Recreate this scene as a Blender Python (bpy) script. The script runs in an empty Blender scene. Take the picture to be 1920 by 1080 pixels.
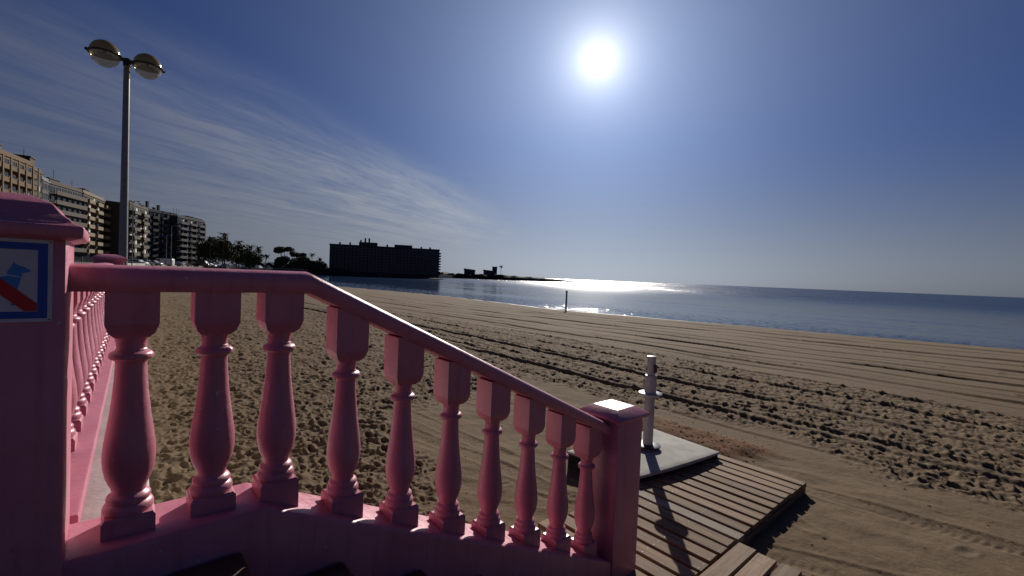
import bpy, bmesh, math, random
import numpy as np
from mathutils import Vector, Matrix

R = math.radians
random.seed(7)
rng = np.random.default_rng(7)
scene = bpy.context.scene
COL = scene.collection

# ------------------------------------------------------------------ camera
EYE = 1.9
cam_data = bpy.data.cameras.new('camera')
cam = bpy.data.objects.new('camera', cam_data)
COL.objects.link(cam)
scene.camera = cam
cam_data.sensor_width = 36.0
cam_data.lens = 36.0 * 853.0 / 1920.0
cam_data.clip_start = 0.03
cam_data.clip_end = 60000
pitch = -math.atan(21 / 853.0)
roll = R(2.33)
fw = Vector((0, math.cos(pitch), math.sin(pitch)))
rt = Vector((1, 0, 0))
up = rt.cross(fw)
rt2 = rt * math.cos(roll) + up * math.sin(roll)
up2 = up * math.cos(roll) - rt * math.sin(roll)
M4 = Matrix((rt2, up2, -fw)).transposed().to_4x4()
M4.translation = Vector((0, 0, EYE))
cam.matrix_world = M4

# ------------------------------------------------------------------ sky, sun, exposure
SUN_AZ, SUN_EL = R(9.5), R(25.26)
sun_dir = Vector((math.sin(SUN_AZ) * math.cos(SUN_EL), math.cos(SUN_AZ) * math.cos(SUN_EL), math.sin(SUN_EL)))
sd = bpy.data.lights.new('sun', 'SUN')
sd.energy = 5.0
sd.angle = R(0.5)
sd.color = (1.0, 0.93, 0.84)
so = bpy.data.objects.new('sun', sd)
COL.objects.link(so)
so.rotation_euler = sun_dir.to_track_quat('Z', 'Y').to_euler()
so.location = (5, 40, 30)

world = bpy.data.worlds.new('World')
scene.world = world
world.use_nodes = True
wt = world.node_tree
wt.nodes.clear()


class NT:
    """small helper for node trees"""
    def __init__(s, t): s.t = t
    def n(s, typ, **kw):
        nd = s.t.nodes.new(typ)
        for k, v in kw.items(): setattr(nd, k, v)
        return nd
    def l(s, a, b): s.t.links.new(a, b)
    def setin(s, nd, i, v):
        if isinstance(v, bpy.types.NodeSocket): s.l(v, nd.inputs[i])
        elif v is not None: nd.inputs[i].default_value = v
    def math(s, op, a, b=None, c=None, clamp=False):
        nd = s.n('ShaderNodeMath', operation=op, use_clamp=clamp)
        s.setin(nd, 0, a); s.setin(nd, 1, b); s.setin(nd, 2, c)
        return nd.outputs[0]
    def vm(s, op, a, b=None, out=0):
        nd = s.n('ShaderNodeVectorMath', operation=op)
        s.setin(nd, 0, a); s.setin(nd, 1, b)
        return nd.outputs[out]
    def mix(s, fac, a, b, blend='MIX'):
        nd = s.n('ShaderNodeMix', data_type='RGBA', blend_type=blend)
        s.setin(nd, 0, fac); s.setin(nd, 6, a); s.setin(nd, 7, b)
        return nd.outputs[2]
    def noise(s, vec, scale, detail=3, rough=0.5, dist=0.0):
        nd = s.n('ShaderNodeTexNoise')
        if vec is not None: s.l(vec, nd.inputs['Vector'])
        s.setin(nd, 'Scale', scale); nd.inputs['Detail'].default_value = detail
        nd.inputs['Roughness'].default_value = rough; nd.inputs['Distortion'].default_value = dist
        return nd.outputs['Fac']
    def ramp(s, v, lo, hi, a=0.0, b=1.0, smooth=True):
        nd = s.n('ShaderNodeMapRange', interpolation_type='SMOOTHSTEP' if smooth else 'LINEAR')
        s.setin(nd, 0, v); s.setin(nd, 1, lo); s.setin(nd, 2, hi); s.setin(nd, 3, a); s.setin(nd, 4, b)
        return nd.outputs[0]
    def comb(s, x, y, z):
        nd = s.n('ShaderNodeCombineXYZ'); s.setin(nd, 0, x); s.setin(nd, 1, y); s.setin(nd, 2, z)
        return nd.outputs[0]
    def sep(s, v):
        nd = s.n('ShaderNodeSeparateXYZ'); s.l(v, nd.inputs[0]); return nd.outputs


w = NT(wt)
tc = w.n('ShaderNodeTexCoord')
dirn = w.vm('NORMALIZE', tc.outputs['Generated'])
sky = w.n('ShaderNodeTexSky', sky_type='NISHITA')
sky.sun_disc = False
sky.sun_elevation = SUN_EL
sky.sun_rotation = SUN_AZ
sky.air_density = 1.0
sky.dust_density = 0.6
sky.ozone_density = 2.0
dx, dy, dz = w.sep(dirn)[:3]
zz = w.math('MAXIMUM', dz, 0.02)
px = w.math('DIVIDE', dx, zz)
py = w.math('DIVIDE', dy, zz)
ca, sa = math.cos(R(15)), math.sin(R(15))
along = w.math('ADD', w.math('MULTIPLY', px, sa), w.math('MULTIPLY', py, ca))
across = w.math('SUBTRACT', w.math('MULTIPLY', px, ca), w.math('MULTIPLY', py, sa))
# cirrus: long streaks, finer fibres crossing them
v1 = w.comb(w.math('MULTIPLY', along, 0.22), across, 0.0)
warp = w.noise(w.comb(w.math('MULTIPLY', along, 0.5), w.math('MULTIPLY', across, 0.6), 3.0), 1.0, 2)
v1w = w.comb(w.math('MULTIPLY', along, 0.22), w.math('ADD', across, w.math('MULTIPLY', warp, 1.1)), 0.0)
streak = w.noise(v1w, 1.7, 8, 0.64, 0.5)
fine = w.noise(w.comb(w.math('MULTIPLY', along, 0.9), w.math('MULTIPLY', across, 3.4), 5.0), 1.6, 6, 0.65, 0.8)
big = w.noise(w.comb(w.math('MULTIPLY', along, 0.16), w.math('MULTIPLY', across, 0.4), 9.0), 1.0, 3)
edge = w.math('ADD', across, w.math('MULTIPLY', big, 1.2))
m_edge = w.ramp(edge, -1.25, -2.2)
az = w.math('ARCTAN2', dx, dy)
m_az = w.ramp(w.math('ADD', az, w.math('MULTIPLY', fine, 0.20)), 0.13, -0.02)
m_low = w.ramp(dz, 0.0, 0.12, 0.45, 1.0)
cl = w.math('ADD', w.math('MULTIPLY', streak, 0.72), w.math('MULTIPLY', fine, 0.36))
cl = w.ramp(cl, 0.36, 0.72)
cl = w.math('MULTIPLY', w.math('MULTIPLY', cl, m_edge), w.math('MULTIPLY', m_az, m_low))
cl = w.math('MULTIPLY', cl, w.ramp(az, -0.90, -0.25, 0.38, 1.0))
veil = w.math('MULTIPLY', w.math('MULTIPLY', m_edge, m_az), w.math('MULTIPLY', m_low, 0.16))
cl = w.math('ADD', w.math('MULTIPLY', cl, 0.72), veil, clamp=True)
# grade of the clear sky (a dark, polarised blue) and hazy whitening towards the horizon
skyc = w.mix(1.0, sky.outputs[0], (0.175, 0.33, 0.76, 1), 'MULTIPLY')
SKY_BASE = skyc
hz = w.ramp(dz, 0.30, -0.02, 0.0, 1.0)
lum = w.n('ShaderNodeRGBToBW'); w.l(skyc, lum.inputs[0])
greyc = w.vm('SCALE', (1.68, 1.82, 2.08)); greyc.node.inputs[3].default_value = 1
w.l(lum.outputs[0], greyc.node.inputs[3])
skyc = w.mix(w.math('MULTIPLY', hz, 0.85), skyc, greyc)
# sun aureole: thin haze scatters light in a ring round the disc
cosd = w.vm('DOT_PRODUCT', dirn, tuple(sun_dir), out=1)
ang = w.math('MULTIPLY', w.math('ARCCOSINE', w.math('MINIMUM', cosd, 0.999999)), 180 / math.pi)
core = w.ramp(ang, 1.9, 0.6, 0.0, 60.0)
halo = w.math('MULTIPLY', w.math('EXPONENT', w.math('MULTIPLY', ang, -1 / 2.1)), 36.0)
halo2 = w.math('MULTIPLY', w.math('EXPONENT', w.math('MULTIPLY', ang, -1 / 14.0)), 13.0)
aur = w.vm('SCALE', (1.0, 0.98, 0.96)); w.l(w.math('ADD', core, halo), aur.node.inputs[3])
aur2 = w.vm('SCALE', (0.80, 0.92, 1.12)); w.l(halo2, aur2.node.inputs[3])
cloudc = w.vm('SCALE', (0.92, 0.98, 1.12))
w.l(w.math('ADD', w.math('MULTIPLY', w.math('EXPONENT', w.math('MULTIPLY', ang, -1 / 38.0)), 15.5), 1.0), cloudc.node.inputs[3])
skyc = w.mix(cl, skyc, cloudc)
tot = w.vm('ADD', w.vm('ADD', skyc, aur), aur2)
bg = w.n('ShaderNodeBackground')
bg.inputs['Strength'].default_value = 0.05
tot = w.vm('SCALE', tot); tot.node.inputs[3].default_value = 0.74
w.l(tot, bg.inputs['Color'])
wo = w.n('ShaderNodeOutputWorld')
w.l(bg.outputs[0], wo.inputs[0])

scene.view_settings.view_transform = 'Standard'
scene.view_settings.look = 'None'
scene.view_settings.exposure = 0.0
scene.view_settings.gamma = 1.0
scene.render.engine = 'CYCLES'
scene.cycles.max_bounces = 6
scene.cycles.use_denoising = True

# ------------------------------------------------------------------ frame of the place
# u runs down the stairs towards the sea, v runs along the beach, w is the v coordinate
TH = R(48.5)
U = Vector((math.sin(TH), math.cos(TH), 0))
V = Vector((-math.cos(TH), math.sin(TH), 0))
O = Vector((-0.78333, 1.53464, 0))
ROT = math.atan2(U.y, U.x)


def W(t, ww, z=0.0):
    return O + U * t + V * ww + Vector((0, 0, z))


def smooth(a, b, x):
    x = np.clip((x - a) / (b - a), 0, 1)
    return x * x * (3 - 2 * x)


# ------------------------------------------------------------------ object helpers
def tag(o, label=None, cat=None, group=None, kind=None):
    if label: o['label'] = label
    if cat: o['category'] = cat
    if group: o['group'] = group
    if kind: o['kind'] = kind
    return o


def thing(name, label, cat, loc=(0, 0, 0), rz=0.0, group=None, kind=None):
    o = bpy.data.objects.new(name, None)
    o.empty_display_size = 0.2
    COL.objects.link(o)
    o.location = loc
    o.rotation_euler = (0, 0, rz)
    return tag(o, label, cat, group, kind)


def link(name, me, mat=None, parent=None, loc=None, rot=None):
    o = bpy.data.objects.new(name, me)
    COL.objects.link(o)
    if mat is not None and not me.materials:
        for m in (mat if isinstance(mat, (list, tuple)) else [mat]): me.materials.append(m)
    if parent: o.parent = parent
    if loc is not None: o.location = loc
    if rot is not None: o.rotation_euler = rot
    return o


class MB:
    """collects shapes into one mesh"""
    def __init__(s): s.v = []; s.f = []; s.m = []
    def add(s, vs, fs, mi=0):
        b = len(s.v); s.v += [tuple(p) for p in vs]
        s.f += [tuple(b + i for i in f) for f in fs]; s.m += [mi] * len(fs)
        return s
    def box(s, x0, x1, y0, y1, z0, z1, mi=0, mat=None):
        vs = [Vector(p) for p in ((x0, y0, z0), (x1, y0, z0), (x1, y1, z0), (x0, y1, z0), (x0, y0, z1), (x1, y0, z1), (x1, y1, z1), (x0, y1, z1))]
        if mat is not None: vs = [mat @ p for p in vs]
        return s.add(vs, [(0, 3, 2, 1), (4, 5, 6, 7), (0, 1, 5, 4), (1, 2, 6, 5), (2, 3, 7, 6), (3, 0, 4, 7)], mi)
    def frustum(s, rings, mi=0, cap=True):
        """rings: (half x, half y, z) or (hx, hy, z, cx, cy), square sections bottom to top"""
        vs = []
        for r in rings:
            hx, hy, z = r[:3]; cx, cy = (r[3], r[4]) if len(r) > 3 else (0, 0)
            vs += [(cx - hx, cy - hy, z), (cx + hx, cy - hy, z), (cx + hx, cy + hy, z), (cx - hx, cy + hy, z)]
        fs = []
        for i in range(len(rings) - 1):
            a = 4 * i
            for k in range(4): fs.append((a + k, a + (k + 1) % 4, a + 4 + (k + 1) % 4, a + 4 + k))
        if cap: fs += [(3, 2, 1, 0), tuple(len(vs) - 4 + k for k in range(4))]
        return s.add(vs, fs, mi)
    def lathe(s, prof, seg=24, mi=0, cx=0, cy=0, cap=True, mat=None):
        vs = []; fs = []
        for r, z in prof:
            for k in range(seg):
                a = 2 * math.pi * k / seg
                p = Vector((cx + r * math.cos(a), cy + r * math.sin(a), z))
                vs.append(mat @ p if mat is not None else p)
        for i in range(len(prof) - 1):
            for k in range(seg):
                fs.append((i * seg + k, i * seg + (k + 1) % seg, (i + 1) * seg + (k + 1) % seg, (i + 1) * seg + k))
        if cap:
            fs.append(tuple(range(seg))[::-1]); fs.append(tuple((len(prof) - 1) * seg + k for k in range(seg)))
        return s.add(vs, fs, mi)
    def tube(s, pts, r, seg=8, mi=0, r2=None):
        pts = [Vector(p) for p in pts]; vs = []; fs = []
        n = len(pts)
        for i, p in enumerate(pts):
            d = (pts[min(i + 1, n - 1)] - pts[max(i - 1, 0)]).normalized()
            a = d.cross(Vector((0, 0, 1)))
            if a.length < 1e-3: a = d.cross(Vector((0, 1, 0)))
            a.normalize(); b = d.cross(a)
            rr = r if r2 is None else r + (r2 - r) * i / (n - 1)
            for k in range(seg):
                t = 2 * math.pi * k / seg
                vs.append(p + a * rr * math.cos(t) + b * rr * math.sin(t))
        for i in range(n - 1):
            for k in range(seg):
                fs.append((i * seg + k, (i + 1) * seg + k, (i + 1) * seg + (k + 1) % seg, i * seg + (k + 1) % seg))
        fs.append(tuple(range(seg))); fs.append(tuple((n - 1) * seg + k for k in range(seg))[::-1])
        return s.add(vs, fs, mi)
    def prism(s, poly, z0, z1, mi=0):
        n = len(poly)
        vs = [(x, y, z0) for x, y in poly] + [(x, y, z1) for x, y in poly]
        fs = [tuple(range(n))[::-1], tuple(range(n, 2 * n))] + [(i, (i + 1) % n, n + (i + 1) % n, n + i) for i in range(n)]
        return s.add(vs, fs, mi)
    def mesh(s, name='mesh', smooth_angle=None, fix=False):
        me = bpy.data.meshes.new(name)
        me.from_pydata(s.v, [], s.f)
        me.polygons.foreach_set('material_index', s.m)
        if fix:
            bm = bmesh.new(); bm.from_mesh(me)
            bmesh.ops.recalc_face_normals(bm, faces=bm.faces)
            bm.to_mesh(me); bm.free()
        if smooth_angle is not None:
            me.polygons.foreach_set('use_smooth', [True] * len(me.polygons))
            me.set_sharp_from_angle(angle=R(smooth_angle))
        me.update()
        return me


def bevel(me, width, seg=2, angle=30):
    bm = bmesh.new(); bm.from_mesh(me)
    bmesh.ops.remove_doubles(bm, verts=bm.verts, dist=1e-5)
    bmesh.ops.recalc_face_normals(bm, faces=bm.faces)
    es = [e for e in bm.edges if len(e.link_faces) == 2 and e.calc_face_angle(0) > R(angle)]
    bmesh.ops.bevel(bm, geom=es, offset=width, segments=seg, affect='EDGES', profile=0.5, clamp_overlap=True)
    bm.to_mesh(me); bm.free()
    me.polygons.foreach_set('use_smooth', [True] * len(me.polygons))
    me.set_sharp_from_angle(angle=R(35))
    return me


# ------------------------------------------------------------------ materials
def mat(name, col, rough=0.7, spec=0.5, metal=0.0, bump=None, vary=None, coords='Object', trans=0.0):
    """bump: list of (scale, strength, distance); vary: (scale, colour2, amount)"""
    m = bpy.data.materials.new(name); m.use_nodes = True
    t = NT(m.node_tree); b = m.node_tree.nodes['Principled BSDF']
    b.inputs['Base Color'].default_value = (*col, 1); b.inputs['Roughness'].default_value = rough
    b.inputs['Specular IOR Level'].default_value = spec; b.inputs['Metallic'].default_value = metal
    b.inputs['Transmission Weight'].default_value = trans
    c = t.n('ShaderNodeTexCoord').outputs[coords]
    if vary:
        f = t.ramp(t.noise(c, vary[0], 5, 0.6), 0.35, 0.68)
        t.l(t.mix(t.math('MULTIPLY', f, vary[2]), (*col, 1), (*vary[1], 1)), b.inputs['Base Color'])
    if bump:
        prev = None
        for sc, st, ds in bump:
            bn = t.n('ShaderNodeBump'); bn.inputs['Strength'].default_value = st; bn.inputs['Distance'].default_value = ds
            t.l(t.noise(c, sc, 4, 0.6), bn.inputs['Height'])
            if prev: t.l(prev, bn.inputs['Normal'])
            prev = bn.outputs[0]
        t.l(prev, b.inputs['Normal'])
    return m


def pink_material():
    m = mat('pink_paint', (0.62, 0.25, 0.30), 0.42, 0.5)
    t = NT(m.node_tree); b = m.node_tree.nodes['Principled BSDF']
    g = t.n('ShaderNodeNewGeometry').outputs['Position']
    n1 = t.noise(g, 5.0, 5, 0.65)
    n2 = t.noise(g, 34.0, 4, 0.7)
    n3 = t.noise(g, 240.0, 3, 0.6)
    c = t.mix(t.ramp(n1, 0.3, 0.7), (0.53, 0.20, 0.265, 1), (0.465, 0.155, 0.215, 1))
    c = t.mix(t.ramp(n2, 0.63, 0.76, 0, 0.35), c, (0.3528, 0.1512, 0.1680, 1))
    spots = t.ramp(t.noise(g, 75.0, 2, 0.5), 0.70, 0.76, 0, 0.55)
    c = t.mix(spots, c, (0.24, 0.09, 0.10, 1))
    zc = t.sep(g)[2]
    run = t.noise(t.comb(t.math('MULTIPLY', t.sep(g)[0], 30.0), t.math('MULTIPLY', t.sep(g)[1], 30.0), t.math('MULTIPLY', zc, 2.2)), 1.0, 4, 0.65)
    c = t.mix(t.ramp(run, 0.50, 0.70, 0, 0.45), c, (0.36, 0.125, 0.13, 1))      # rain runs and grime
    chips = t.math('MULTIPLY', t.ramp(t.noise(g, 46.0, 3, 0.6), 0.665, 0.69), t.ramp(t.noise(g, 4.5, 2), 0.5, 0.62))
    c = t.mix(chips, c, (0.42, 0.38, 0.34, 1))                                  # chips down to the mortar
    t.l(c, b.inputs['Base Color'])
    t.l(t.ramp(n2, 0.3, 0.7, 0.29, 0.46), b.inputs['Roughness'])
    b1 = t.n('ShaderNodeBump'); b1.inputs['Strength'].default_value = 0.35; b1.inputs['Distance'].default_value = 0.004
    t.l(n2, b1.inputs['Height'])
    b2 = t.n('ShaderNodeBump'); b2.inputs['Strength'].default_value = 0.28; b2.inputs['Distance'].default_value = 0.0012
    t.l(n3, b2.inputs['Height']); t.l(b1.outputs[0], b2.inputs['Normal'])
    t.l(b2.outputs[0], b.inputs['Normal'])
    return m


PINK = pink_material()
WHITE_CONC = mat('pale_concrete', (0.36, 0.345, 0.315), 0.85, 0.3, bump=[(60, 0.4, 0.004), (300, 0.3, 0.001)], vary=(5, (0.25, 0.235, 0.21), 0.8))
TILE = mat('brown_tile', (0.095, 0.05, 0.028), 0.55, 0.4, bump=[(90, 0.4, 0.003)], vary=(14, (0.04, 0.025, 0.018), 0.8))
METAL_WHITE = mat('white_metal', (0.42, 0.42, 0.42), 0.38, 0.5, bump=[(40, 0.1, 0.002)], vary=(12, (0.28, 0.27, 0.25), 0.6))
METAL_GREY = mat('grey_metal', (0.19, 0.185, 0.19), 0.4, 0.5, metal=0.3, vary=(10, (0.13, 0.12, 0.12), 0.6))
DARK = mat('dark_metal', (0.03, 0.03, 0.032), 0.5, 0.4)
SIGN_WHITE = mat('sign_white', (0.50, 0.52, 0.56), 0.45, 0.4, vary=(18, (0.4, 0.4, 0.42), 0.4))
SIGN_BLUE = mat('sign_blue', (0.012, 0.06, 0.34), 0.45, 0.4)
SIGN_LIGHTBLUE = mat('sign_light_blue', (0.03, 0.20, 0.52), 0.45, 0.4)
SIGN_RED = mat('sign_red', (0.42, 0.012, 0.018), 0.45, 0.4)


def wood_material(name, a, b_, seed):
    m = mat(name, a, 0.8, 0.25)
    t = NT(m.node_tree); b = m.node_tree.nodes['Principled BSDF']
    oc = t.n('ShaderNodeTexCoord').outputs['Object']
    inf = t.n('ShaderNodeObjectInfo').outputs['Random']
    s = t.sep(oc)
    off = t.math('MULTIPLY', inf, 37.0)
    # boards lie along local x
    v = t.comb(t.math('ADD', t.math('MULTIPLY', s[0], 1.6), off), t.math('MULTIPLY', s[1], 24.0), t.math('ADD', t.math('MULTIPLY', s[2], 24.0), off))
    g = t.noise(v, 1.6, 7, 0.65, 0.4)
    c = t.mix(t.ramp(g, 0.32, 0.72), (*a, 1), (*b_, 1))
    tint = t.ramp(inf, 0, 1, 0.72, 1.25, smooth=False)
    sc = t.vm('SCALE', c); t.l(tint, sc.node.inputs[3])
    sand = t.ramp(t.noise(t.n('ShaderNodeNewGeometry').outputs['Position'], 5.5, 5, 0.7), 0.50, 0.68, 0, 0.55)
    c2 = t.mix(sand, sc, (0.1850, 0.1406, 0.0999, 1))
    kn = t.ramp(t.noise(t.comb(t.math('ADD', t.math('MULTIPLY', s[0], 5.0), off), t.math('MULTIPLY', s[1], 14.0), off), 1.4, 1, 0.4), 0.78, 0.83, 0, 0.7)
    c2 = t.mix(kn, c2, (0.06, 0.035, 0.02, 1))
    t.l(c2, b.inputs['Base Color'])
    bn = t.n('ShaderNodeBump'); bn.inputs['Strength'].default_value = 0.5; bn.inputs['Distance'].default_value = 0.004
    t.l(g, bn.inputs['Height']); t.l(bn.outputs[0], b.inputs['Normal'])
    return m


WOOD = wood_material('weathered_wood', (0.25, 0.165, 0.10), (0.12, 0.072, 0.042), 1)
WOOD2 = wood_material('pale_weathered_wood', (0.30, 0.215, 0.145), (0.17, 0.115, 0.075), 2)
WOOD_PALE = wood_material('bleached_wood', (0.34, 0.29, 0.23), (0.24, 0.19, 0.145), 3)


def sand_material():
    m = mat('sand_grains', (0.3, 0.22, 0.15), 0.95, 0.12)
    t = NT(m.node_tree); b = m.node_tree.nodes['Principled BSDF']
    g = t.n('ShaderNodeNewGeometry').outputs['Position']
    n1 = t.noise(g, 0.35, 5, 0.6)
    n2 = t.noise(g, 7.0, 5, 0.7)
    n3 = t.noise(g, 260.0, 2, 0.6)
    at = t.n('ShaderNodeAttribute', attribute_name='tint')
    c = t.mix(t.ramp(n1, 0.3, 0.7), (0.165, 0.115, 0.070, 1), (0.140, 0.096, 0.057, 1))
    c = t.mix(t.ramp(n2, 0.35, 0.7, 0, 0.45), c, (0.115, 0.078, 0.045, 1))
    c = t.mix(t.ramp(n3, 0.45, 0.75, 0, 0.35), c, (0.0740, 0.0518, 0.0340, 1))
    s = t.sep(at.outputs['Vector'])
    c = t.mix(s[0], c, (0.115, 0.046, 0.015, 1))            # red-brown weed litter
    c = t.mix(s[1], c, (0.0333, 0.0237, 0.0170, 1))            # wet sand at the waterline
    t.l(c, b.inputs['Base Color'])
    t.l(t.math('SUBTRACT', 0.95, t.math('MULTIPLY', s[1], 0.55)), b.inputs['Roughness'])
    b1 = t.n('ShaderNodeBump'); b1.inputs['Strength'].default_value = 0.55; b1.inputs['Distance'].default_value = 0.02
    t.l(t.noise(g, 16.0, 5, 0.7), b1.inputs['Height'])
    b2 = t.n('ShaderNodeBump'); b2.inputs['Strength'].default_value = 0.5; b2.inputs['Distance'].default_value = 0.004
    t.l(t.noise(g, 130.0, 3, 0.7), b2.inputs['Height']); t.l(b1.outputs[0], b2.inputs['Normal'])
    t.l(b2.outputs[0], b.inputs['Normal'])
    return m


WAVE_NEAR, WAVE_FAR = 0.15, 1.15


def sea_material():
    m = mat('sea_water', (0.006, 0.016, 0.030), 0.16, 0.5)
    t = NT(m.node_tree); b = m.node_tree.nodes['Principled BSDF']
    g = t.n('ShaderNodeNewGeometry').outputs['Position']
    mp = t.n('ShaderNodeMapping'); t.l(g, mp.inputs[0]); mp.inputs['Rotation'].default_value = (0, 0, -ROT)
    s = t.sep(mp.outputs[0])
    # wave slopes straight from noise, so that they hold at any distance
    def slope(sx, sy, k, det=3):
        nd = t.n('ShaderNodeTexNoise'); t.l(t.comb(t.math('MULTIPLY', s[0], sx), t.math('MULTIPLY', s[1], sy), k), nd.inputs['Vector'])
        nd.inputs['Scale'].default_value = 1.0; nd.inputs['Detail'].default_value = det; nd.inputs['Roughness'].default_value = .6
        return t.vm('SUBTRACT', nd.outputs['Color'], (0.5, 0.5, 0.5))
    patch = t.noise(t.comb(t.math('MULTIPLY', s[0], 0.03), t.math('MULTIPLY', s[1], 0.006), 4), 1.0, 4, 0.65)
    off = t.ramp(s[0], 50.0, 260.0)                              # calm inside the bay, wind-ruffled farther out
    amp = t.math('MULTIPLY', t.ramp(patch, 0.35, 0.65, 0.55, 1.25), t.ramp(off, 0, 1, WAVE_NEAR, WAVE_FAR))
    sl = t.vm('ADD', t.vm('ADD', slope(0.16, 0.05, 1.0), slope(1.3, 0.8, 2.0)), slope(7.0, 4.5, 5.0, 5))
    sc_ = t.vm('SCALE', sl); t.l(amp, sc_.node.inputs[3])
    # small shore ripples where the shallows meet the sand
    shore = t.math('MULTIPLY', t.ramp(s[0], 58.0, 44.0), t.ramp(patch, 0.3, 0.6, 0.5, 1.0))
    rp = t.vm('SCALE', slope(2.6, 1.5, 8.0, 2)); t.l(t.math('MULTIPLY', shore, 1.0), rp.node.inputs[3])
    sc_ = t.vm('ADD', sc_, rp)
    q = t.sep(sc_)
    nv = t.vm('NORMALIZE', t.comb(t.math('ADD', t.math('MULTIPLY', q[0], U.x), t.math('MULTIPLY', q[1], V.x)), t.math('ADD', t.math('MULTIPLY', q[0], U.y), t.math('MULTIPLY', q[1], V.y)), 1.0))
    fr = t.n('ShaderNodeFresnel'); fr.inputs['IOR'].default_value = 1.33; t.l(nv, fr.inputs['Normal'])
    fac = t.math('MINIMUM', fr.outputs[0], t.ramp(off, 0, 1, 0.70, 0.30))     # wave crests hide the flattest slopes
    gl = t.n('ShaderNodeBsdfGlossy'); t.l(t.ramp(off, 0, 1, 0.085, 0.24), gl.inputs['Roughness']); t.l(nv, gl.inputs['Normal'])
    df = t.n('ShaderNodeBsdfDiffuse'); df.inputs['Color'].default_value = (0.008, 0.032, 0.090, 1)
    mx = t.n('ShaderNodeMixShader'); t.l(fac, mx.inputs[0]); t.l(df.outputs[0], mx.inputs[1]); t.l(gl.outputs[0], mx.inputs[2])
    m.node_tree.nodes.remove(b)
    t.l(mx.outputs[0], m.node_tree.nodes['Material Output'].inputs[0])
    return m


SAND = sand_material()
SEA = sea_material()
PAVE = mat('promenade_paving', (0.1260, 0.1155, 0.1050), 0.85, 0.3, bump=[(4, 0.2, 0.01)], vary=(2, (0.0910, 0.0840, 0.0770), 0.6), coords='Object')
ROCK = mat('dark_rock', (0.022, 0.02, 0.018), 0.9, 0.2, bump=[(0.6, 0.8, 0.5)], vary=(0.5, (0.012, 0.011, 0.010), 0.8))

# ------------------------------------------------------------------ numpy noise for the terrain
def hash2(ix, iy, k):
    h = (ix.astype(np.int64) * 374761393 + iy.astype(np.int64) * 668265263 + k * 1442695041) & 0xFFFFFFFF
    h = ((h ^ (h >> 13)) * 1274126177) & 0xFFFFFFFF
    h = ((h ^ (h >> 16)) * 2246822519) & 0xFFFFFFFF
    return ((h ^ (h >> 15)) & 0xFFFFFF) / float(0xFFFFFF)


def vnoise(x, y, k=0):
    ix = np.floor(x); iy = np.floor(y); fx = x - ix; fy = y - iy
    fx = fx * fx * (3 - 2 * fx); fy = fy * fy * (3 - 2 * fy)
    a = hash2(ix, iy, k); b = hash2(ix + 1, iy, k); c = hash2(ix, iy + 1, k); d = hash2(ix + 1, iy + 1, k)
    return (a + (b - a) * fx) * (1 - fy) + (c + (d - c) * fx) * fy - 0.5


def fbm(x, y, o=4, k=0):
    s = 0; a = 1.0
    for i in range(o):
        s = s + a * vnoise(x * 2 ** i + 17.3 * i, y * 2 ** i - 9.1 * i, k + i); a *= 0.5
    return s


def pits(x, y, cell, k, rad, density=0.8):
    """footprints: oval dents with pushed-up rims, one per jittered cell"""
    ix = np.floor(x / cell); iy = np.floor(y / cell)
    out = np.zeros_like(x)
    for ax in (-1, 0, 1):
        for ay in (-1, 0, 1):
            cx = ix + ax; cy = iy + ay
            jx = (cx + hash2(cx, cy, k)) * cell; jy = (cy + hash2(cx, cy, k + 1)) * cell
            an = hash2(cx, cy, k + 2) * math.pi; on = hash2(cx, cy, k + 3) < density
            sz = rad * (0.65 + 0.7 * hash2(cx, cy, k + 4))
            ux = (x - jx) * np.cos(an) + (y - jy) * np.sin(an); uy = -(x - jx) * np.sin(an) + (y - jy) * np.cos(an)
            r2 = (ux / (sz * 1.5)) ** 2 + (uy / (sz * 0.8)) ** 2
            dpt = 0.6 + 0.8 * hash2(cx, cy, k + 5)
            out += np.where(on, dpt * (-np.exp(-r2 * 1.6) + 0.55 * np.exp(-((np.sqrt(r2) - 1.35) / 0.35) ** 2)), 0)
    return out


SHW = [-60, -2, 4, 11, 19, 25, 32, 47, 64, 79, 91, 112, 150, 200, 250, 290, 400]
SHT = [52, 46.3, 44.7, 43.4, 41.3, 39.8, 38.4, 40, 40.5, 38.4, 36.5, 39, 42, 46, 50, 55, 70]
SEA_Z = -1.8
TRACKS = [(6.65, .062, .042), (6.92, .045, .020), (8.02, .062, .038), (8.28, .045, .018), (9.3, .05, .028), (5.95, .05, .014), (7.35, .045, .018), (10.4, .05, .022), (11.4, .05, .018), (12.0, .06, .036), (12.6, .05, .014), (13.3, .06, .022),
          (14.9, .075, .050), (16.0, .06, .018), (17.0, .08, .036), (18.3, .07, .016), (19.6, .10, .06), (22.5, .11, .03), (25.5, .13, .06), (30.0, .15, .05), (35.0, .18, .05)]


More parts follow.
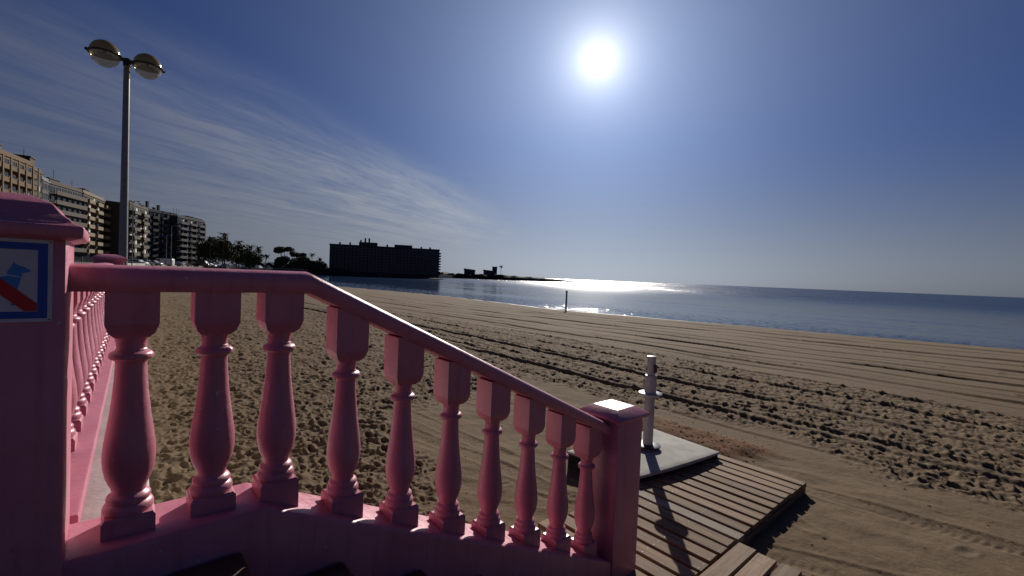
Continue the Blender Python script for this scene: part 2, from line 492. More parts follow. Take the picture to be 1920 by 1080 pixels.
def terrain(X, Y):
    t = (X - O.x) * U.x + (Y - O.y) * U.y
    ww = (X - O.x) * V.x + (Y - O.y) * V.y
    s = t - (np.interp(ww, SHW, SHT) - 41)
    z = np.interp(s, [-99, 8, 38.5, 41, 60, 2000], [0, 0, -1.45, -1.8, -3.5, -8])
    dist = np.hypot(X, Y)
    mt = t + smooth(14, 34, t) * (s + 4 - t)                                     # tracks bend a little with the bay
    near = smooth(60, 20, dist)
    # churned by feet, except the driven strips
    rough = smooth(5.35, 5.75, t + 0.45 * fbm(X * .8, Y * .8, 3, 5)) * smooth(10.9, 10.1, mt + 0.5 * fbm(X * .5, Y * .5, 3, 6))
    rough = np.maximum(rough, smooth(2.3, 1.9, t + 0.5 * fbm(X, Y, 3, 8) - 0.12 * np.clip(ww - 2, 0, 20)))
    rough = np.maximum(rough, smooth(3.6, 4.6, ww - 0.0 * t + 0.8 * fbm(X * .6, Y * .6, 3, 9)) * smooth(10.9, 10.1, mt))
    rough = rough * smooth(2.0, 2.5, np.hypot(t - 3.9, ww - .8) + 0.3 * fbm(X * 2, Y * 2, 2, 3)) 
    p = pits(t, ww, 0.165, 11, 0.043, 0.9) * 0.019 + pits(t + .3 * fbm(X, Y, 2, 77), ww, 0.30, 131, 0.07, 0.5) * 0.019 + pits(t, ww, 0.10, 31, 0.030, 0.85) * 0.012 + 0.020 * fbm(X * 8.5, Y * 8.5, 3, 55)
    calm = np.ones_like(t)
    for tt, wd, hh in TRACKS[:6]:
        if hh > .03: calm = calm * (1 - 0.65 * np.exp(-((t - tt - .02) / .15) ** 2))
    p = p * calm * 1.18
    z = z + rough * near * (p + 0.030 * fbm(X * 2.1, Y * 2.1, 4, 2))
    z = z + (0.25 + 0.75 * rough) * 0.012 * fbm(X * 7, Y * 7, 3, 4) * near
    z = z + 0.05 * fbm(X * .35, Y * .35, 3, 21) * smooth(3, 8, dist)
    # a few stray prints in the combed band
    z = z + (1 - rough) * near * smooth(11, 12, mt) * pits(t, ww, 0.9, 51, 0.09, 0.35) * 0.025
    # tractor tracks: low ridges parallel to the shore
    for i, (tt, wd, hh) in enumerate(TRACKS):
        d = mt - tt - 0.10 * vnoise(ww * .09, ww * 0 + i, 40 + i) - 0.02 * vnoise(ww * 1.7, ww * 0 + i, 60)
        br = 0.55 + 0.55 * smooth(-.3, .15, vnoise(ww * .35 + i * 7, ww * 0, 80 + i))
        z = z + hh * br * (np.exp(-(d / wd) ** 2) - 0.9 * np.exp(-((d + wd * 1.5) / wd) ** 2)) * smooth(80, 30, dist)
    # tyre marks across the driven strip by the deck
    strip = (1 - rough) * smooth(5.6, 5.2, t)
    for (t0, w0, an, hw) in ((3.4, -1.1, R(-62), .13), (3.0, -1.0, R(-50), .15), (4.6, -.8, R(-80), .12), (2.75, 1.6, R(95), .12), (2.45, 2.0, R(100), .11)):
        ax, ay = math.cos(an), math.sin(an)
        al = (t - t0) * ax + (ww - w0) * ay; ac = -(t - t0) * ay + (ww - w0) * ax + 0.06 * np.sin(al * .9)
        band = smooth(hw, hw * .75, np.abs(ac))
        tread = np.sign(np.sin((al + np.abs(ac) * .6) * 2 * math.pi / .062)) * 0.5
        z = z + strip * band * (-0.006 + 0.0055 * tread * smooth(-.35, .25, vnoise(al * 2.3, ac * 5, 95))) * smooth(2.6, 2.2, np.abs(al))
        z = z + strip * 0.005 * np.exp(-((np.abs(ac) - hw) / .03) ** 2)
    z = z + strip * 0.014 * vnoise(t * 5, ww * .7, 91) + strip * (0.024 * fbm(X * 1.1, Y * 1.1, 3, 71) + 0.010 * fbm(X * 5, Y * 5, 4, 72) + 0.010 * vnoise(t * 9 + ww * 3, ww * 1.2, 73) + pits(t, ww, .8, 141, .06, .4) * .007)
    # the ragged mound of litter behind the slab
    md = np.exp(-((t - 5.02) / .36) ** 4) * smooth(.05, .55, ww + .5 * (t - 5)) * smooth(2.8, 1.9, ww)
    z = z + md * (0.055 + 0.028 * fbm(X * 6, Y * 6, 4, 33))
    tint = np.clip(md * 1.9 * (0.8 + 0.7 * fbm(X * 5, Y * 5, 4, 34)), 0, .9)
    wet = smooth(37.5, 38.3, s + 0.3 * fbm(X * .3, Y * .3, 2, 61))
    # under the stairs, walls and boards the sand stays down
    lowz = smooth(-0.1, -0.4, t) * 0.3
    dk = ((t > 1.75) & (t < 4.55) & (ww > -.45) & (ww < 1.0)) | ((t > 0.5) & (t < 3.0) & (ww > -1.5) & (ww < -.3)) | ((t > 3.1) & (t < 4.65) & (ww < 1.5) & (ww > .3))
    z = np.where(dk, np.minimum(z, 0.02), z)
    dk2 = (t > 1.8) & (t < 4.40) & (ww > -.34) & (ww < .42)
    z = np.where(dk2, np.minimum(z, -0.10), z)
    return z - lowz, tint, wet


def build_sand():
    r = np.concatenate([np.geomspace(0.4, 2.6, 24)[:-1], np.geomspace(2.6, 60, 760)[:-1], np.geomspace(60, 900, 60)])
    a = np.concatenate([np.linspace(-180, -60, 30)[:-1], np.linspace(-60, -44, 90)[:-1], np.linspace(-44, 52, 880)[:-1], np.linspace(52, 75, 60)[:-1], np.linspace(75, 180, 24)[:-1]])
    a = np.radians(a)
    rr, aa = np.meshgrid(r, a, indexing='ij')
    X = (rr * np.sin(aa)).ravel(); Y = (rr * np.cos(aa)).ravel()
    Z, tint, wet = terrain(X, Y)
    nr, na = len(r), len(a)
    i = np.arange(nr - 1)[:, None]; j = np.arange(na)[None, :]; j2 = (j + 1) % na
    q = np.stack([i * na + j, i * na + j2, (i + 1) * na + j2, (i + 1) * na + j], -1).reshape(-1, 4)
    q = q[:, ::-1]
    co = np.stack([X, Y, Z], -1).astype(np.float32)
    co = np.concatenate([co, [[0, 0, float(Z[:na].mean())]]]).astype(np.float32)
    tris = np.stack([np.full(na, nr * na), (np.arange(na) + 1) % na, np.arange(na)], -1)
    me = bpy.data.meshes.new('sand')
    me.vertices.add(len(co)); me.vertices.foreach_set('co', co.ravel())
    nl = len(q) * 4 + len(tris) * 3
    me.loops.add(nl); me.loops.foreach_set('vertex_index', np.concatenate([q.ravel(), tris.ravel()]).astype(np.int32))
    me.polygons.add(len(q) + len(tris))
    st = np.concatenate([np.arange(len(q)) * 4, len(q) * 4 + np.arange(len(tris)) * 3]).astype(np.int32)
    me.polygons.foreach_set('loop_start', st)
    me.update(calc_edges=True)
    me.polygons.foreach_set('use_smooth', np.ones(len(me.polygons), dtype=bool))
    at = me.attributes.new('tint', 'FLOAT_VECTOR', 'POINT')
    tv = np.zeros((len(co), 3), np.float32); tv[:-1, 0] = tint; tv[:-1, 1] = wet
    at.data.foreach_set('vector', tv.ravel())
    me.validate()
    return tag(link('sand_beach', me, SAND), kind='structure')


build_sand()

# sea: one sheet to beyond the horizon
mb = MB()
n = 96
vs = [(0, 0, SEA_Z)]; fs = []
rads = [20, 60, 150, 400, 1500, 6000, 30000]
for rr_ in rads:
    for k in range(n):
        a_ = 2 * math.pi * k / n
        vs.append((rr_ * math.cos(a_), rr_ * math.sin(a_), SEA_Z))
for k in range(n): fs.append((0, 1 + k, 1 + (k + 1) % n))
for i_ in range(len(rads) - 1):
    for k in range(n):
        fs.append((1 + i_ * n + k, 1 + (i_ + 1) * n + k, 1 + (i_ + 1) * n + (k + 1) % n, 1 + i_ * n + (k + 1) % n))
mb.add(vs, fs)
tag(link('sea_water', mb.mesh('sea'), SEA), kind='structure')

# ------------------------------------------------------------------ promenade land, following the bay
def poly_world(tw): return [tuple(W(t, ww)[:2]) for t, ww in tw]


land_edge = [(-0.62, -12), (-0.62, 40), (-0.2, 80), (2, 120), (10, 170), (24, 220), (44, 262), (70, 285), (110, 296), (150, 300), (190, 320), (260, 380), (300, 600), (-400, 600), (-400, -12)]
mb = MB(); mb.prism(poly_world(land_edge), -2.4, 0.95)
tag(link('promenade_ground', mb.mesh('land', fix=True), PAVE), kind='structure')

# ------------------------------------------------------------------ stairs, curb walls and balusters
# local frame: x = along u, y = along v, origin O
def stair_thing(name, label, cat, kind=None, t=0, ww=0, z=0, group=None):
    return thing(name, label, cat, W(t, ww, z), ROT, group, kind)


# ---- baluster meshes, origin at the small ring
def baluster_mesh(top, bottom=-0.585):
    m = MB()
    m.frustum([(.0585, .0585, .092), (.0585, .0585, top)])
    m.frustum([(.036, .036, .052), (.050, .050, .066), (.0585, .0585, .0925)])
    m.lathe([(.050, .069), (.046, .060), (.037, .048), (.0345, .034), (.034, .020), (.0365, .0165), (.037, .013), (.0455, .009), (.0495, .004), (.0505, -.001),
             (.0495, -.006), (.0455, -.010), (.037, -.013), (.0355, -.018), (.0355, -.03), (.0375, -.07), (.0415, -.12), (.047, -.17), (.0525, -.21), (.0572, -.245),
             (.0598, -.275), (.0600, -.295), (.058, -.318), (.0535, -.34), (.047, -.358), (.041, -.371), (.0385, -.382), (.0385, -.388), (.0405, -.390), (.047, -.394), (.0505, -.400),
             (.0505, -.406), (.0475, -.4115), (.0475, -.413), (.053, -.417), (.0565, -.424), (.0575, -.431), (.0565, -.438), (.053, -.444), (.050, -.452)], 36)
    m.frustum([(.0585, .0585, bottom), (.0585, .0585, -.449), (.052, .052, -.441)])
    me = m.mesh('baluster', smooth_angle=32)
    return me


BAL_LEVEL = baluster_mesh(.19)
BAL_SLOPE = baluster_mesh(.25, -.555)
BAL_STR = baluster_mesh(.19, -.50)

SL = 0.484
CURB = 1.145


def curb_z(t): return CURB if t <= -0.06 else 1.116 - SL * t
def rail_z(t): return 1.817 if t <= 0.078 else 1.855 - SL * t


def sweep(profile, stations, close_ends=True):
    """profile: (y, dz) closed loop; stations: (x, z)"""
    m = MB(); n_ = len(profile); vs = []; fs = []
    for x, z in stations:
        for y, dz_ in profile: vs.append((x, y, z + dz_ if dz_ > -9 else -0.3))
    for i in range(len(stations) - 1):
        for k in range(n_):
            fs.append((i * n_ + k, i * n_ + (k + 1) % n_, (i + 1) * n_ + (k + 1) % n_, (i + 1) * n_ + k))
    fs.append(tuple(range(n_))[::-1]); fs.append(tuple((len(stations) - 1) * n_ + k for k in range(n_)))
    m.add(vs, fs)
    return m.mesh('sweep', smooth_angle=38, fix=True)


rail_prof = [(-.066, .0), (-.072, .010), (-.077, .024), (-.078, .038), (-.074, .051), (-.066, .061), (-.054, .067), (-.036, .070), (-.012, .0715), (.012, .0715), (.036, .070), (.054, .067), (.066, .061), (.074, .051), (.078, .038), (.077, .024), (.072, .010), (.066, .0), (.03, .001), (-.03, .001)]
sts = [(t, rail_z(t)) for t in [-.515, -.3, -.1, .0, .06, .078, .1, .2, .5, .9, 1.3, 1.7, 1.822]]
bal = stair_thing('balustrade', 'pink balustrade with ten turned balusters, level then sloping down the steps', 'balustrade')
link('handrail', sweep(rail_prof, sts), PINK, bal)
curb_prof = [(-.118, -99), (-.118, -.016), (-.116, -.008), (-.111, -.003), (-.104, -.0006), (-.06, .0), (.10, .0), (.112, -.004), (.119, -.014), (.12, -.03), (.12, -99)]
sts = [(t, curb_z(t)) for t in [-.515, -.35, -.2, -.12, -.075, -.06, -.03, .0, .1, .4, .9, 1.4, 1.8175]]
link('curb_wall', sweep(curb_prof, sts), PINK, bal)
RINGS = [(-.381, 1.636), (-.182, 1.634), (.003, 1.630), (.236, 1.512), (.474, 1.394), (.714, 1.276), (.956, 1.159), (1.202, 1.043), (1.448, .922), (1.688, .807)]
for i, (t, z) in enumerate(RINGS):
    me = BAL_LEVEL if i < 3 else BAL_SLOPE
    link('baluster', me, PINK, bal, (t, 0, z), (0, 0, R(random.uniform(-1.2, 1.2))))


# ---- pillars
def pillar(name, label, t, ww, hx, hy, z0, z1, cap_rings, capname='cap'):
    o = stair_thing(name, label, 'pillar', t=t, ww=ww, z=z0)
    m = MB(); m.frustum([(hx, hy, 0), (hx, hy, z1 - z0)])
    link('shaft', bevel(m.mesh('shaft'), .007, 2), PINK, o)
    m = MB(); m.frustum([(a, b, z - z0) for a, b, z in cap_rings])
    link(capname, bevel(m.mesh('cap'), .0035, 2, 12), PINK, o)
    return o


hx = .17
pillar('pillar', 'thick pink pillar with stepped cap carrying the no-dogs sign', -.508 - hx, 0, hx, .15, -.3, 1.944,
       [(hx + .002, .152, 1.9405), (hx + .030, .180, 1.950), (hx + .031, .181, 1.976), (hx + .012, .162, 1.984), (hx + .006, .156, 1.992), (hx - .010, .140, 2.006), (hx - .026, .124, 2.030), (hx - .07, .08, 2.050)])
pillar('pillar', 'short pink pillar ending the sloping balustrade, sunlit flat-topped cap', 1.937, 0, .127, .127, -.3, 1.062,
       [(.128, .128, 1.058), (.157, .157, 1.072), (.158, .158, 1.092), (.090, .090, 1.131)])
pillar('pillar', 'distant pink pillar seen just above the level handrail, left of lamp post', -.44, 5.05, .125, .125, -.3, 1.895,
       [(.127, .127, 1.892), (.155, .155, 1.903), (.156, .156, 1.925), (.10, .10, 1.955), (.05, .05, 1.968)])

# ---- receding balustrade along the promenade
b2 = stair_thing('balustrade', 'pink balustrade running away behind the left pillar, seen through the first gap', 'balustrade', t=-.6065, ww=0)
b2.rotation_euler = (0, 0, ROT - math.atan(.031))
m = MB(); m.frustum([(.095, 2.37, -.3, .018, 2.535), (.095, 2.37, 1.145, .018, 2.535)])
link('plinth', bevel(m.mesh('plinth'), .008, 2), PINK, b2)
m = MB()
pr = [(-.07, 1.80), (-.076, 1.824), (-.075, 1.838), (-.053, 1.864), (-.012, 1.874), (.012, 1.874), (.053, 1.864), (.075, 1.838), (.076, 1.824), (.07, 1.80)]
vs = [(x, y, z) for y in (.152, 4.925) for x, z in pr]
m.add(vs, [(k, (k + 1) % 10, 10 + (k + 1) % 10, 10 + k) for k in range(10)] + [tuple(range(10)), tuple(range(19, 9, -1))])
link('handrail', m.mesh('rail2', smooth_angle=38, fix=True), PINK, b2)
y = .30
while y < 4.85:
    link('baluster', BAL_STR, PINK, b2, (0, y, 1.635))
    y += .27

# ---- white ledge below it, retaining wall
led = stair_thing('retaining_wall', 'whitish concrete ledge at the foot of the receding pink balustrade', 'wall', t=0, ww=0)
led.rotation_euler = (0, 0, ROT - math.atan(.031))
m = MB(); m.frustum([(.088, 20, -.5, -.413, 20.14), (.088, 20, 1.105, -.413, 20.14)])
link('ledge', bevel(m.mesh('ledge'), .01, 2), mat('whitewashed_ledge', (0.60, 0.585, 0.55), 0.8, 0.3, bump=[(60, 0.4, 0.004)], vary=(9, (0.48, 0.46, 0.43), 0.7)), led)

# ---- the steps
stairs = thing('stair_flight', None, None, W(0, 0, 0), ROT, kind='structure')
NOS = [(-.115 + .315 * i, 1.035 - .1525 * i) for i in range(7)]
for i, (t, z) in enumerate(NOS):
    t0 = -9.0 if i == 0 else NOS[i - 1][0] - .024
    m = MB()
    # tread with a rounded nose, and its riser below
    m.box(t0, t, -8.0 if i == 0 else -3.0, -.1205, z - .035, z)  # landing stretched out of view to cut light bounced onto the pink faces
    me = bevel(m.mesh('step'), .015, 4)
    link('step', me, TILE, stairs)
    m = MB(); zb = z - .1525 if i < 6 else 0
    m.box(t0 + .0, t - .022, -2.995, -.1215, max(zb - .03, -.1), z - .0352)
    link('riser', m.mesh('riser'), TILE, stairs)

# ------------------------------------------------------------------ no-dogs sign on the left pillar
# local: x to the right along the face, y up
S = .190
sg = thing('no_dogs_sign', 'square blue-framed sign, blue dog crossed by a red bar, on the pillar', 'sign', W(-.531 - S / 2, -.1505, 1.846), ROT)
def plate(poly, y0, y1):
    m = MB(); n_ = len(poly)
    vs = [(x, -y0, z) for x, z in poly] + [(x, -y1, z) for x, z in poly]
    m.add(vs, [tuple(range(n_)), tuple(range(2 * n_ - 1, n_ - 1, -1))] + [(i, n_ + i, n_ + (i + 1) % n_, (i + 1) % n_) for i in range(n_)])
    return m.mesh('plate', fix=True)
def sq(h): return [(-h, -h), (h, -h), (h, h), (-h, h)]
h = S / 2
link('panel', plate(sq(h), .0, .003), SIGN_WHITE, sg)
m = MB()
a_, b_ = h - .008, h - .024
for (x0, x1, z0, z1) in ((-a_, a_, b_, a_), (-a_, a_, -a_, -b_), (-a_, -b_, -b_, b_), (b_, a_, -b_, b_)):
    m.box(x0, x1, -.0038, -.0031, z0, z1)
link('border', m.mesh('border'), SIGN_BLUE, sg)
px_ = lambda x, y: ((x - 0.5) * S, (0.5 - y) * S)
dog = [(.10, .40), (.16, .36), (.20, .43), (.30, .455), (.50, .46), (.60, .455), (.625, .44), (.62, .40), (.655, .33), (.675, .275), (.70, .31), (.76, .335), (.815, .375), (.80, .395), (.74, .415),
       (.735, .46), (.72, .53), (.70, .62), (.70, .78), (.725, .80), (.655, .80), (.65, .63), (.60, .60), (.36, .60), (.34, .66), (.36, .78), (.38, .80), (.31, .80), (.28, .66), (.22, .60), (.20, .50), (.13, .46)]
link('dog_silhouette', plate([px_(x, y) for x, y in dog][::-1], .0031, .0036), SIGN_LIGHTBLUE, sg)
link('collar', plate([px_(x, y) for x, y in [(.615, .425), (.735, .455), (.733, .466), (.612, .440)]][::-1], .0036, .0039), SIGN_WHITE, sg)
link('diagonal_bar', plate([px_(x, y) for x, y in [(.135, .135), (.235, .135), (.868, .775), (.868, .868), (.765, .868), (.135, .24)]][::-1], .0040, .0046), SIGN_RED, sg)
for sx, sz in ((1, 1), (-1, 1), (1, -1), (-1, -1)):
    m = MB(); m.lathe([(.0022, 0), (.0022, .0012), (.001, .0018)], 10)
    link('rivet', m.mesh('rivet'), METAL_GREY, sg, (sx * (h - .004), -.003, sz * (h - .0045)), (R(90), 0, 0))

# ------------------------------------------------------------------ boardwalk
deck = stair_thing('wooden_deck', 'wide slatted beach deck beside the end pillar, slab at its back', 'deck')
pitch_ = .1405; k = 0
t = 4.46
while t > 0.6:
    wd = .110 + random.uniform(-.003, .003)
    y0 = -.388 + random.uniform(-.006, .006)
    y1 = .462 + (.08 if t < 3.9 else 0) + (.05 if t < 3.3 else 0)
    if t < 2.35: y1 = .66
    if t < 2.08: y1 = -.135 if t < 2.07 and t > 1.79 else .64
    if t < 1.79: y1 = -.125
    L_ = y1 - y0
    m = MB(); m.box(-L_ / 2, L_ / 2, -wd / 2, wd / 2, -.02, .02)
    me = bevel(m.mesh('plank'), .004, 1)
    o = link('plank', me, WOOD_PALE if k == 10 else WOOD, deck, (t - wd / 2, (y0 + y1) / 2, .080 + random.uniform(-.003, .003)),
             (R(random.uniform(-.6, .6)), R(random.uniform(-.3, .3)), R(90 + random.uniform(-.25, .25))))
    if k == 10: o['label'] = 'bleached paler plank'
    m = MB()
    for yy in (-.372, -.05, .28):
        if yy < y1 - .03 and t > (.7 if yy < 0 else 2.1):
            for dx_ in (-.032, .032):
                m.lathe([(.0055, .0195), (.0055, .0212), (.003, .0216)], 8, cx=(yy - (y0 + y1) / 2), cy=dx_ + random.uniform(-.004, .004))
    if m.v: tag(link('screw_heads', m.mesh('screws'), DARK, o), kind='stuff')
    t -= pitch_; k += 1
for yy in (-.372, -.05, .28):
    m = MB(); m.box(.7 if yy < 0 else 2.1, 4.44, yy - .02, yy + .02, -.08, .0585)
    link('beam', m.mesh('beam'), WOOD, deck)
walk = stair_thing('wooden_walkway', 'lower walkway of planks laid the other way, meeting the deck corner', 'walkway')
ends = [2.915, 2.912, 2.915, 2.905, 2.91, 2.90, 2.91, 2.905]
y = -.404
for i, e in enumerate(ends):
    wd = .118
    e2 = e - (.012 if i % 2 else 0)
    m = MB(); m.box(-1.1, 1.1, -wd / 2, wd / 2, -.02, .02)
    link('plank', bevel(m.mesh('plank'), .004, 1), WOOD2, walk, (e2 - 1.1, y - wd / 2, .080 - .004 * i), (R(random.uniform(-1, 1)), 0, R(random.uniform(-.3, .3))))
    y -= .141
for tt in (2.8, 1.9, 1.0):
    m = MB(); m.box(tt - .03, tt + .03, -1.5, -.41, .0, .03)
    link('beam', m.mesh('beam'), WOOD2, walk)

# ------------------------------------------------------------------ concrete slab and shower post
def slab():
    m = MB()
    c = [(3.135, 0.538), (4.35, 0.367), (4.433, 1.193), (3.045, 1.331)]    # right-front corners first
    nx, ny = 20, 12; vs = []; fs = []
    for lay in (1, 0):
        for j in range(ny + 1):
            for i in range(nx + 1):
                a, b = i / nx, j / ny
                x = (c[0][0] * (1 - a) + c[1][0] * a) * (1 - b) + (c[3][0] * (1 - a) + c[2][0] * a) * b
                y = (c[0][1] * (1 - a) + c[1][1] * a) * (1 - b) + (c[3][1] * (1 - a) + c[2][1] * a) * b
                y -= 0.0 + .030 * math.sin(math.pi * a) * (1 - b)
                dome = .016 * math.sin(math.pi * a) * math.sin(math.pi * b) + .012 * math.sin(math.pi * a) * (1 - b)
                vs.append((x, y, (.168 + dome) if lay else .143))
    N = (nx + 1) * (ny + 1)
    for j in range(ny):
        for i in range(nx):
            q = j * (nx + 1) + i
            fs.append((q, q + 1, q + nx + 2, q + nx + 1)); fs.append((N + q, N + q + nx + 1, N + q + nx + 2, N + q + 1))
    per = [i for i in range(nx + 1)] + [j * (nx + 1) + nx for j in range(1, ny + 1)] + [ny * (nx + 1) + i for i in range(nx - 1, -1, -1)] + [j * (nx + 1) for j in range(ny - 1, 0, -1)]
    for k_ in range(len(per)):
        a, b = per[k_], per[(k_ + 1) % len(per)]
        fs.append((a, N + a, N + b, b))
    m.add(vs, fs)
    me = m.mesh('slab', fix=True)
    bevel(me, .008, 2, 50)
    o = thing('concrete_slab', None, None, W(0, 0, 0), ROT)
    link('slab_plate', me, WHITE_CONC, o)
    cx_, cy_ = sum(p[0] for p in c) / 4, sum(p[1] for p in c) / 4
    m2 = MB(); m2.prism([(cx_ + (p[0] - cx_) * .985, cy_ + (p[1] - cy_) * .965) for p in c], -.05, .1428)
    link('slab_shade_base', m2.mesh('base', fix=True), ROCK, o)  # near-black colour stands in for the shade under the plate's edge
    return tag(o, 'pale concrete slab under the white post, its front edge gently bowed', 'slab')


slab()
post = stair_thing('foot_shower_post', 'white cylindrical post with two round flanges standing on the pale slab', 'post', t=3.765, ww=0.856, z=.178)
m = MB(); m.lathe([(.050, 0), (.050, .60), (.049, .602)], 28)
link('lower_pipe', m.mesh('pipe', 40), METAL_WHITE, post)
m = MB(); m.lathe([(.050, .03), (.124, .034), (.128, .040), (.128, .048), (.120, .052), (.055, .056)], 36)
link('flange', m.mesh('flange', 40), DARK, post)['label'] = 'dark lower flange'
m = MB(); m.lathe([(.052, .562), (.112, .566), (.120, .572), (.120, .582), (.112, .588), (.055, .590)], 36)
link('flange', m.mesh('flange', 40), METAL_WHITE, post)['label'] = 'white upper flange'
m = MB(); m.lathe([(.060, .584), (.060, .760), (.057, .768), (.045, .772)], 28)
link('sleeve', m.mesh('sleeve', 40), METAL_WHITE, post)
m = MB(); m.lathe([(.043, .76), (.043, .952), (.047, .955), (.047, .963), (.040, .966)], 28)
link('upper_pipe', m.mesh('pipe', 40), METAL_WHITE, post)
m = MB(); m.box(-.022, .022, -.057, -.035, .80, .885)
link('push_button_plate', bevel(m.mesh('plate'), .004), DARK, post)
for zb in (.822, .862):
    m = MB(); m.lathe([(.009, 0), (.009, .012), (.005, .016)], 12)
    link('push_button', m.mesh('button', 40), METAL_GREY, post, (0, -.056, zb), (R(90), 0, 0))

# ------------------------------------------------------------------ pole at the waterline
pb = W(31.79, 26.96, -1.35)
pole = thing('beach_pole', 'thin grey pole standing at the waterline in front of the sun glitter', 'pole', pb)
m = MB(); m.lathe([(.09, 0), (.08, 2.05)], 10); link('shaft', m.mesh('pole', 40), METAL_GREY, pole)
m = MB(); m.lathe([(.10, 2.03), (.10, 2.12), (.06, 2.17)], 10); link('cap', m.mesh('cap', 40), METAL_GREY, pole)

# ------------------------------------------------------------------ lamp post
def shell_mat(name, col, clear, rough):
    m = bpy.data.materials.new(name); m.use_nodes = True
    t = NT(m.node_tree); b = m.node_tree.nodes['Principled BSDF']
    b.inputs['Base Color'].default_value = (*col, 1); b.inputs['Roughness'].default_value = rough
    tr = t.n('ShaderNodeBsdfTransparent'); tr.inputs[0].default_value = (min(1, col[0] * 2.2), min(1, col[1] * 2.2), min(1, col[2] * 2.2), 1)
    mx = t.n('ShaderNodeMixShader'); mx.inputs[0].default_value = clear
    t.l(b.outputs[0], mx.inputs[1]); t.l(tr.outputs[0], mx.inputs[2]); t.l(mx.outputs[0], m.node_tree.nodes['Material Output'].inputs[0])
    return m


CLEAR = shell_mat('clear_bowl', (.46, .43, .36), .55, .1)
TINT = shell_mat('tinted_dome', (.30, .235, .11), .42, .15)

def aty(px, py, Yd):
    """a point at ground distance Yd ahead that the photograph shows at this pixel (used once to fix real positions)"""
    r = fw + rt2 * ((px - 960) / 853.0) - up2 * ((py - 540) / 853.0)
    return Vector((0, 0, EYE)) + r * (Yd / r.y)


LD = 12.5
lt = aty(238, 116, LD)
lb = Vector((lt.x, lt.y, .95))
lamp = thing('lamp_post', 'tall twin-globe promenade lamp post on the left against the sky', 'lamp post', lb, -R(40) + math.pi / 2)
hh = lt.z - .95
m = MB(); m.lathe([(.20, 0), (.20, .05), (.12, .09), (.10, .6), (.068, hh)], 20)
link('pole', m.mesh('pole', 40), METAL_GREY, lamp)
m = MB(); m.tube([(-.16, 0, hh + .03), (.16, 0, hh + .03)], .05, 12); m.lathe([(.085, hh - .12), (.085, hh + .05), (.06, hh + .09)], 16)
link('arm', m.mesh('arm', 40), DARK, lamp)
for sx in (-1, 1):
    cx = sx * .45
    hd = MB()
    RR = .325
    hd.lathe([(RR + .03, -.022), (RR + .045, 0), (RR + .03, .022), (RR - .02, .022), (RR - .02, -.022), (RR + .03, -.022)], 32, cap=False)
    hd.box(min(sx * RR, sx * (RR + .07)), max(sx * RR, sx * (RR + .07)), -.03, .03, -.03, .03)
    head = link('lamp_head', hd.mesh('lamp_ring', 40, fix=True), DARK, lamp, (cx, 0, hh + .03))
    d = MB(); prof = [(RR * math.cos(R(a)), .33 * math.sin(R(a)) + .02) for a in (0, 10, 20, 30, 40, 50, 60, 70, 80, 88)]
    d.lathe(prof, 32, cap=False)
    link('dome', d.mesh('dome', 60), TINT, head)
    d = MB(); prof = [(RR * math.cos(R(a)) * .97, -.31 * math.sin(R(a)) - .02) for a in (88, 80, 70, 60, 50, 40, 30, 20, 10, 0)]
    d.lathe(prof, 32, cap=False)
    link('bowl', d.mesh('bowl', 60), CLEAR, head)
    d = MB(); d.lathe([(.05, -.0), (.06, .10), (.03, .14)], 16); d.tube([(-.15, 0, -.02), (.15, 0, -.02)], .045, 10)
    link('bulb_holder', d.mesh('holder', 40), DARK, head)

# ------------------------------------------------------------------ apartment buildings along the bay
def flat(name, c, rough=.8, vary=None): return mat(name, c, rough, .3, vary=vary, bump=[(1.5, .2, .05)])
OCHRE = flat('ochre_render', (0.122, 0.068, 0.023), vary=(.4, (0.072, 0.046, 0.023), .5))
BRICK = flat('brown_brick', (0.051, 0.032, 0.022), vary=(.6, (0.039, 0.023, 0.016), .5))
GREYR = flat('grey_render', (0.054, 0.049, 0.050), vary=(.4, (0.051, 0.049, 0.051), .5))
BEIGE = flat('beige_render', (0.074, 0.055, 0.037), vary=(.4, (0.072, 0.059, 0.046), .5))
CREAM = flat('cream_band', (0.190, 0.138, 0.077), vary=(.8, (0.129, 0.116, 0.093), .5))
WHITEB = flat('white_band', (0.186, 0.183, 0.178), vary=(.8, (0.149, 0.147, 0.142), .5))
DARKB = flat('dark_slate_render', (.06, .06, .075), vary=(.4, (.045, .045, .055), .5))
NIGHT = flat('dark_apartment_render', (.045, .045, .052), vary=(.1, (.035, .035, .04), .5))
PANE = mat('window_glass', (.02, .025, .03), .12, .6)
BLIND = mat('pale_blind', (.58, .57, .54), .6, .3)
GREEN = mat('roof_planting', (.035, .045, .02), .9, .1)

_cache = {}


def shared(key, fn):
    if key not in _cache: _cache[key] = fn()
    return _cache[key]


